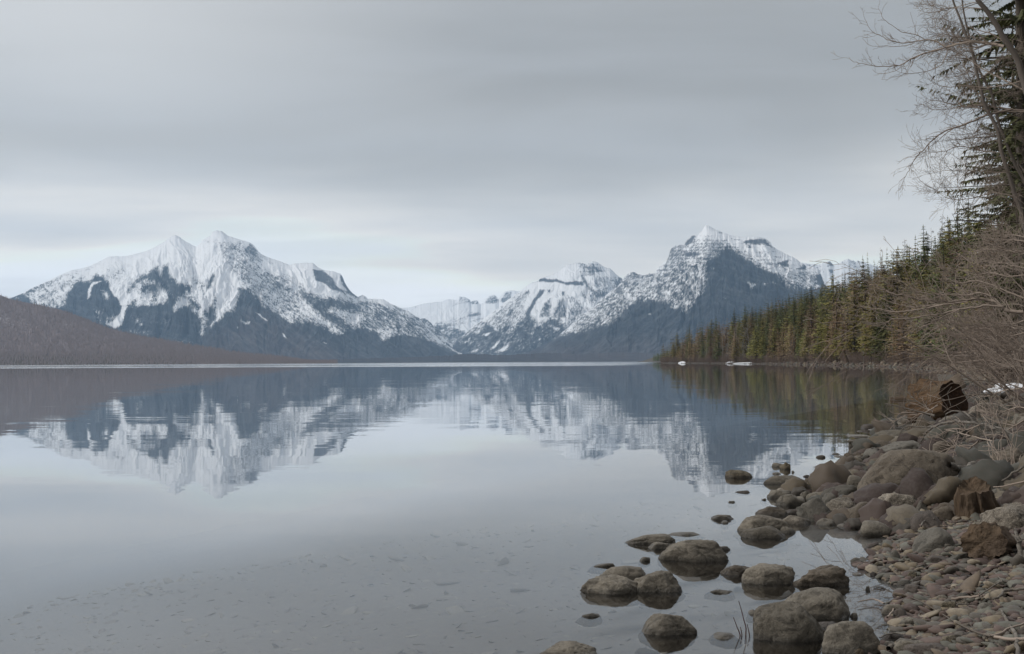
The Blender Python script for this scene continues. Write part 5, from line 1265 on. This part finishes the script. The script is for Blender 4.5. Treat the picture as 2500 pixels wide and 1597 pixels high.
for k in range(9):
    a0 = g.uniform(200, 1500); x0 = 1000 + a0 * .33; EL2([(x0 + 60, a0 + 40), (x0 - 20, a0), (x0 - 160 * g.uniform(.4, 1.4), a0 - g.uniform(-60, 60)), (x0 - 330 * g.uniform(.4, 1.2), a0 - g.uniform(-120, 90))], .012, .003, 26, .55, g.uniform(-2, 2))
tl = [np.array([14.8, Y2, float(hgt(14.8, Y2)) - .2]), atY(2560, 900, Y2), atY(2530, 700, Y2)] + list(pxline(E_, [(1520, 1600), (1480, 1500), (1430, 1330), (1370, 1150), (1340, 980), (1240, 780), (1220, 700), (1180, 530), (1150, 400), (1080, 200), (1050, 120), (1000, -10), (960, -200)], Y2))
bare_tree('bare_tree', 'slender bare tree whose drooping branch hangs alone against the sky', np.array(tl), ls, M_twigd, tr=(.07, .022))
ls = []; Y3 = 44.0
tl = [np.array([18.5, Y3, float(hgt(18.5, Y3)) - .2]), atY(2590, 800, Y3), atY(2550, 560, Y3)] + list(pxline(E_, [(1560, 1400), (1470, 1230), (1400, 1060), (1350, 930), (1300, 720), (1250, 620), (1180, 480), (1120, 250), (1080, 60), (1060, -150)], Y3))
for k in range(20):
    a0 = g.uniform(-100, 1500); x0 = 1100 + a0 * .28
    sg = -1 if g.random() < .72 else 1
    twiggy(g, ls, pxline(E_, [(x0, a0 + 30), (x0 + sg * 90, a0), (x0 + sg * 200 * g.uniform(.5, 1.2), a0 - g.uniform(-40, 90)), (x0 + sg * 300 * g.uniform(.5, 1.2), a0 - g.uniform(-60, 160))], Y3, g.uniform(-2, 2)), .018, .004, 26, .8, 1, .2, 3, .004)
bare_tree('bare_tree', 'twin stemmed bare tree standing in front of the big spruce', np.array(tl), ls, M_twigd, tr=(.07, .022))
# low sweeping limbs over the water
ls = []; Y4 = 22.0
def GL(pts, r0, r1, n, L_, dY=1.0, depth=1, k=2, up=.35): twiggy(g, ls, pxline(G_, pts, Y4, dY), r0, r1, n, L_, depth, up, k, .0028, .65)
GL([(2420, 1330), (2307, 1345), (2200, 1340), (2080, 1320), (2000, 1250), (1900, 1200), (1750, 1180), (1600, 1190), (1450, 1210), (1300, 1215), (1100, 1190), (900, 1170), (700, 1110), (600, 1090), (480, 1040), (400, 990), (340, 930)], .040, .004, 44, .45)
GL([(2030, 1280), (1850, 1260), (1650, 1290), (1450, 1320), (1300, 1360), (1150, 1380), (1000, 1400), (850, 1420), (650, 1440), (500, 1500), (380, 1480), (300, 1430), (200, 1390), (0, 1360)], .022, .004, 40, .4)
GL([(1600, 1210), (1300, 1250), (1150, 1260), (950, 1280), (800, 1260), (640, 1220), (500, 1150), (420, 1080)], .014, .003, 26, .4)
GL([(1500, 1310), (1300, 1400), (1150, 1480), (1000, 1538), (850, 1570), (700, 1575), (620, 1550)], .012, .003, 24, .4)
GL([(1300, 1250), (1150, 1280), (950, 1320), (750, 1340), (600, 1330), (430, 1300), (300, 1280), (170, 1250), (90, 1215)], .014, .003, 30, .4)
GL([(2000, 1230), (1900, 1150), (1750, 1100), (1600, 1130), (1400, 1130), (1200, 1120), (1000, 1090), (900, 1040), (780, 970), (700, 910), (670, 870)], .018, .003, 40, .45)
GL([(2307, 1170), (2100, 1090), (1900, 1000), (1700, 950), (1500, 980), (1350, 920), (1280, 880)], .018, .003, 40, .5)
GL([(2307, 880), (2100, 900), (1900, 850), (1700, 880), (1500, 820), (1400, 860), (1250, 780)], .014, .003, 40, .5)
GL([(2307, 1450), (2150, 1500), (1950, 1480), (1750, 1520), (1560, 1500), (1400, 1450)], .014, .003, 40, .45)
GL([(2307, 1600), (2150, 1640), (1950, 1600), (1750, 1650), (1500, 1620), (1350, 1590)], .012, .003, 36, .45)
GL([(1900, 1150), (1830, 1030), (1780, 950), (1720, 890)], .010, .003, 14, .35)
GL([(1430, 1210), (1350, 1150), (1300, 1080), (1380, 1040), (1470, 1020)], .007, .003, 6, .3)
for k in range(14):
    y0_ = g.uniform(300, 2050); x1_ = 1500 + g.uniform(0, 350) + abs(y0_ - 1200) * .25
    GL([(2380, y0_ + 60), (2200, y0_ + 20), ((2200 + x1_) / 2, y0_ + g.uniform(-30, 30)), (x1_, y0_ + g.uniform(-110, 40))], .012, .003, 34, .5, g.uniform(-1, 5))
tl = [np.array([11.6, Y4 + .5, float(hgt(11.6, Y4)) - .2]), atY(2700, 900, Y4 + .3), atY(2640, 800, Y4), atY(2580, 765, Y4), atY(2500, 762, Y4)]
bare_tree('bare_tree', 'low bare tree sweeping long pale twigs out over the lake from the right', np.array(tl), ls, M_twig, tr=(.13, .045))

# bare shrubs on the bank, thick behind the sweeping limbs
def shrub_lines(seed, H=4.5, stems=10, kids=4, depth=2, sw=-.35):
    g = np.random.default_rng(seed); ls = []
    for k in range(stems):
        az = g.random() * 6.28; d = np.array([math.cos(az) * .55 + sw, math.sin(az) * .4, 1.0])
        grow(g, (g.normal() * .3, g.normal() * .3, -.1), d, H * g.uniform(.55, 1.1), .022, depth, ls, 7, -.55, .16, kids, .48, .65, 0, .0045)
    return ls
SHR = []
for k in range(4):
    ls = shrub_lines(900 + k); st = [ls[0]]; v, f = tubes(ls, 3); SHR.append(mesh_np('twigs', v, f, M_twigd if k % 2 else M_twig))
g = np.random.default_rng(31)
spots = [(24, 2560, 1.0), (27, 2600, 1.1), (31, 2540, 1.0), (35, 2590, 1.3), (40, 2500, 1.2), (45, 2545, 1.5), (50, 2450, 1.2), (55, 2520, 1.5), (62, 2480, 1.1), (70, 2450, 1.0), (75, 2500, 1.5), (84, 2450, 1.2), (92, 2420, 1.0), (100, 2470, 1.4), (115, 2430, 1.1), (60, 2400, .7)]
wh = ['closest to the camera at the right edge', 'just right of the frame edge above the boulders', 'above the snow remnants', 'tall, behind the low sweeping tree', 'over the upper bank by the snow', 'tall and dense below the spruce', 'at the waterline bend of the near shore', 'big, filling the right edge under the spruce', 'rooted where the shore curves out of sight', 'leaning to the water beyond the near bank', 'tall one behind the shore bend', 'middle one of the far thicket', 'leftmost tall one of the thicket at the waterline', 'tallest of the far thicket', 'farthest of the thicket', 'lowest, at the water edge of the near shore']
for k, ((Y, px, sc_), wl_) in enumerate(zip(spots, wh)):
    x = (px - 1250) / FPX * Y; x = max(x, float(shoreX(Y)) + .8)
    e = link('bare_shrub', SHR[k % 4], None, (x, Y, float(hgt(x, Y)))); e.scale = (sc_, sc_, sc_); e.rotation_euler = (0, 0, g.normal() * .5)
    tag(e, 'leafless brown shrub ' + wl_, 'shrub', 'bare shrubs thick along the right shore')

# big spruces at the right edge
def spruce(Y, px, H, Rr, seed, label, nlev=38):
    x = (px - 1250) / FPX * Y; e = bpy.data.objects.new('spruce_tree', None); COL.objects.link(e); e.location = (x, Y, float(hgt(x, Y)) - .2); tag(e, label, 'spruce tree', 'big spruces at the right edge')
    tls = trunk_lines(H, .26, 0, seed)
    v, f = conifer_crown(H, Rr, nlev, 7, 26, seed, .22, .10, .15, .12, .60, 3, .08, (.2, 1.4), .18); link('crown', mesh_np('crown', v, f, M_spruce, False), e)
    ls = []; g = np.random.default_rng(seed)
    for k in range(150):
        tt = .08 + .9 * g.random(); a = g.random() * 6.28; Lb = Rr * (1 - tt) ** .7 * g.uniform(.6, 1.05); q = np.linspace(0, 1, 6)
        ls.append((np.stack([math.cos(a) * Lb * q, math.sin(a) * Lb * q, tt * H + .10 * Lb * q - .10 * Lb * q * q + .12 * q ** 3], -1), np.linspace(.03, .006, 6)))
    v, f = tubes(tls + ls, 6); link('trunk', mesh_np('trunk', v, f, M_trunk), e)
spruce(46, 2508, 25, 4.2, 51, 'huge spruce at the right edge with layered drooping branches against the sky')
spruce(56, 2590, 27, 4.6, 52, 'second huge spruce half hidden behind the right edge')
spruce(72, 2480, 20, 4.2, 53, 'dark spruce behind the tangled twigs in the right middle')

# pale bare trees and dead snags along the forest front
def onshore(px, o):
    ys = np.linspace(60, 1150, 6000); k = np.argmin(np.abs(1250 + (shoreX(ys) + o) / ys * FPX - px)); y = ys[k]; return float(shoreX(y)) + o, float(y)
bl = [(1722, 4, 19, 'leaning grey bare birch nearest the tip of the wooded point', 3), (1738, 5, 15, 'short pale bare birch next to the leaning one at the point', 1), (1764, 4, 22, 'tall pale bare birch with a white forked trunk near the point', 0), (1775, 6, 17, 'forked bare birch just right of the tall pale one', 1), (1800, 5, 22, 'ghostly grey bare birch above the narrow snow streak', 2),
      (1816, 5, 20, 'slim bare birch left of the widest snow patch', 0), (1829, 5, 21, 'pale upright birch standing right behind the widest snow patch', 2), (1845, 30, 22, 'crooked bare birch rising above the olive pines', 3), (1935, 4, 15, 'thin leaning birch in the middle of the far shore', 1), (2000, 22, 22, 'pale birch trunk leaning left on the slope', 3),
      (2082, 5, 17, 'tall thin dead pole beside the leaning broken trunk', 0), (2120, 4, 13, 'leaning pair of thin grey stems on the far shore', 3), (2140, 5, 14, 'slanting bare birch right of the broken trunk', 1), (2180, 4, 12, 'small bent birch at the waterline', 2),
      (2232, 6, 13, 'first of the close cluster of white birch trunks', 0), (2241, 7, 14, 'second white birch trunk in the close cluster', 2), (2250, 6, 15, 'middle white birch trunk of the close cluster', 0), (2259, 7, 14, 'fourth white birch trunk in the close cluster', 1), (2269, 6, 15, 'right hand white birch trunk of the close cluster', 0), (2362, 5, 13, 'single white birch trunk right of the cluster behind twigs', 2)]
g = np.random.default_rng(8)
for px, o, H, lab, idx in bl:
    x, y = onshore(px, o); e = tree_thing('birch_tree', 'birch', idx, (x, y, float(hgt(x, y)) - .1), H, g.normal() * .3, 1.0, 0, 18); tag(e, lab, 'birch tree', 'pale bare birches along the forest edge')
sn = [(2151, 596, 'lone thin dead spire left of the ridge firs'), (2209, 575, 'tall dead spire standing highest in the middle of the ridge'), (2223, 588, 'dead spire with a tufted top on the ridge'), (2270, 562, 'left of the two close tall dead spires on the ridge'), (2276, 548, 'right of the two close tall dead spires on the ridge'), (2289, 590, 'short bare pole right of the close pair'), (2298, 552, 'dead spire beside the highest one at the right'), (2307, 514, 'highest dead spire just below the spruce branch'), (2322, 526, 'thin dead pole at the foot of the spruce branch')]
for k, (px, py, lab) in enumerate(sn):
    x, y = onshore(px, 24 + 6 * (k % 3)); z = float(hgt(x, y)); top = float(atY(px, py, y)[2]); H = top - z
    e = tree_thing('dead_snag', 'snag', k, (x, y, z), H, g.random() * 6, .55); tag(e, lab, 'dead tree', 'dead spires on the forest ridge')

# brush at the foot of the forest
g = np.random.default_rng(14); VV = []; FF = []; base = 0
proto = []
for k in range(6):
    gg = np.random.default_rng(k); ls = []
    for j in range(20):
        az = gg.random() * 6.28; grow(gg, (gg.normal() * .4, gg.normal() * .4, 0), (math.cos(az) * .5, math.sin(az) * .5, 1), gg.uniform(1.6, 3.2), .03, 1, ls, 4, .1, .16, 4, .55, .6, 0, .012)
    proto.append(tubes(ls, 3))
for k in range(620):
    y = 55 + 1080 * g.random() ** 1.6; o = 2.2 + 7 * g.random() ** 1.3; x = float(shoreX(y)) + o
    if 1250 + x / y * FPX > 2540: continue
    v, f = proto[k % 6]; s = g.uniform(.5, 1.2) * (1 + y / 1400); a = g.random() * 6.28; c, s_ = math.cos(a), math.sin(a)
    VV.append(np.stack([v[:, 0] * c - v[:, 1] * s_, v[:, 0] * s_ + v[:, 1] * c, v[:, 2]], -1) * s + np.array([x, y, float(hgt(x, y))])); FF.append(f + base); base += len(v)
tag(link('undergrowth', mesh_np('undergrowth', np.concatenate(VV), np.concatenate(FF), M_brush)), 'tangle of leafless reddish brown brush between the shore stones and the forest', 'brush', kind='stuff')

# labels of the forest trees, by the pale trunks and dead spires they stand next to
from mathutils import Vector as _V
marks = [(px, short(lab)) for px, o, H, lab, idx in bl] + [(px, 'the ' + lab.split(' on the')[0].split(' at the')[0]) for px, py, lab in sn]
for (e, px_, H, z, o, ad, where, part) in TREES:
    m_ = sorted(marks, key=lambda q: abs(q[0] - px_))[0]
    rel = 'behind' if abs(m_[0] - px_) < 7 else ('left of' if px_ < m_[0] else 'right of')
    hs_ = 'tall' if H > 24 else ('short' if H < 16 else '')
    e['label'] = ' '.join((hs_ + ' ' + ad + ' ' + where + ', ' + rel + ' the ' + m_[1].replace('the ', '')).split()[:16])

g = np.random.default_rng(55)
rf = [(2034, 660, 'fir'), (2058, 664, 'fir'), (2076, 643, 'fir'), (2092, 655, 'thin'), (2108, 622, 'fir'), (2120, 614, 'fir'), (2136, 632, 'fir'), (2168, 602, 'fir'), (2184, 612, 'fir'), (2205, 612, 'fir'), (2222, 606, 'fir'), (2243, 590, 'fir'), (2262, 600, 'fir'), (2278, 590, 'fir'), (2292, 600, 'fir'), (2312, 575, 'fir'), (2330, 560, 'fir'), (2346, 525, 'fir'), (2366, 525, 'fir'), (2390, 540, 'fir'), (2410, 520, 'fir')]
nm_ = ['leftmost dark fir rising above the olive ridge', 'pointed dark fir second along the ridge', 'pointed fir standing free against the snowy ridge', 'thin fir left of the broad dark ridge fir', 'broad ridge fir, left of twin tops', 'broad ridge fir, right of twin tops', 'dark fir just left of the lone thin dead spire', 'neat conical fir right of the lone thin dead spire', 'smaller fir next to the neat conical one', 'dark fir below the tall dead spire', 'dark fir under the tufted dead spire', 'wide branching fir between two groups of dead spires', 'dark fir left of the close pair of dead spires', 'dark fir under the close pair of dead spires', 'dark fir right of the close pair of dead spires', 'dark fir under the highest dead spire', 'dark fir right of the highest dead spire', 'fir top peeping over twigs below the spruce branch', 'second fir top over the twigs below the spruce branch', 'fir behind the tangled twigs right of the ridge', 'last fir behind the tangled twigs at the right']
for k, ((px, py, kd), lab) in enumerate(zip(rf, nm_)):
    x, y = onshore(px, 18 + 6 * (k % 4)); z = float(hgt(x, y)); H = float(atY(px, py, y)[2]) - z
    e = tree_thing('fir_tree', kd, k, (x, y, z - .2), H, g.random() * 6, .8 * 22 / H if H > 22 else 1.0); tag(e, lab, 'fir tree', 'dark firs along the forest ridge')

# look-alikes that still share a label are told apart by their order in the photo
ORD = ['leftmost', 'second-from-left', 'third-from-left', 'fourth-from-left', 'fifth-from-left', 'sixth-from-left', 'seventh-from-left', 'eighth-from-left', 'ninth-from-left', 'tenth-from-left']
bpy.context.view_layer.update()
by = {}
for o in COL.objects:
    if o.parent is None and 'label' in o and 'category' in o: by.setdefault(o['label'], []).append(o)
for lab, os_ in by.items():
    if 1 < len(os_) <= 10:
        os_.sort(key=lambda o: toPx(tuple(o.location))[0])
        for k, o in enumerate(os_): o['label'] = ' '.join((ORD[k] + ' of ' + str(len(os_)) + ': ' + lab.replace('rusty brown bare larch', 'rusty bare larch').replace('mid slope', 'midslope')).split()[:16])
# ------------------------------------------------------------------ haze
hz, t, out = newmat('haze_air')
pv = t.n('ShaderNodeVolumePrincipled')
pv.inputs['Color'].default_value = (.50, .73, 1.0, 1); pv.inputs['Density'].default_value = 2.9e-5; pv.inputs['Anisotropy'].default_value = 0.2
t.l(pv.outputs[0], out.inputs['Volume'])
x0, x1, y0, y1, z0, z1 = -9400, 9400, -70, 25600, -14, 2600
V = [(x, y, z) for x in (x0, x1) for y in (y0, y1) for z in (z0, z1)]
F = [(0, 1, 3, 2), (4, 6, 7, 5), (0, 4, 5, 1), (2, 3, 7, 6), (0, 2, 6, 4), (1, 5, 7, 3)]
tag(link('haze', mesh_np('haze', V, F, hz, False)), 'pale blue haze in the air over the lake', 'haze', kind='stuff')
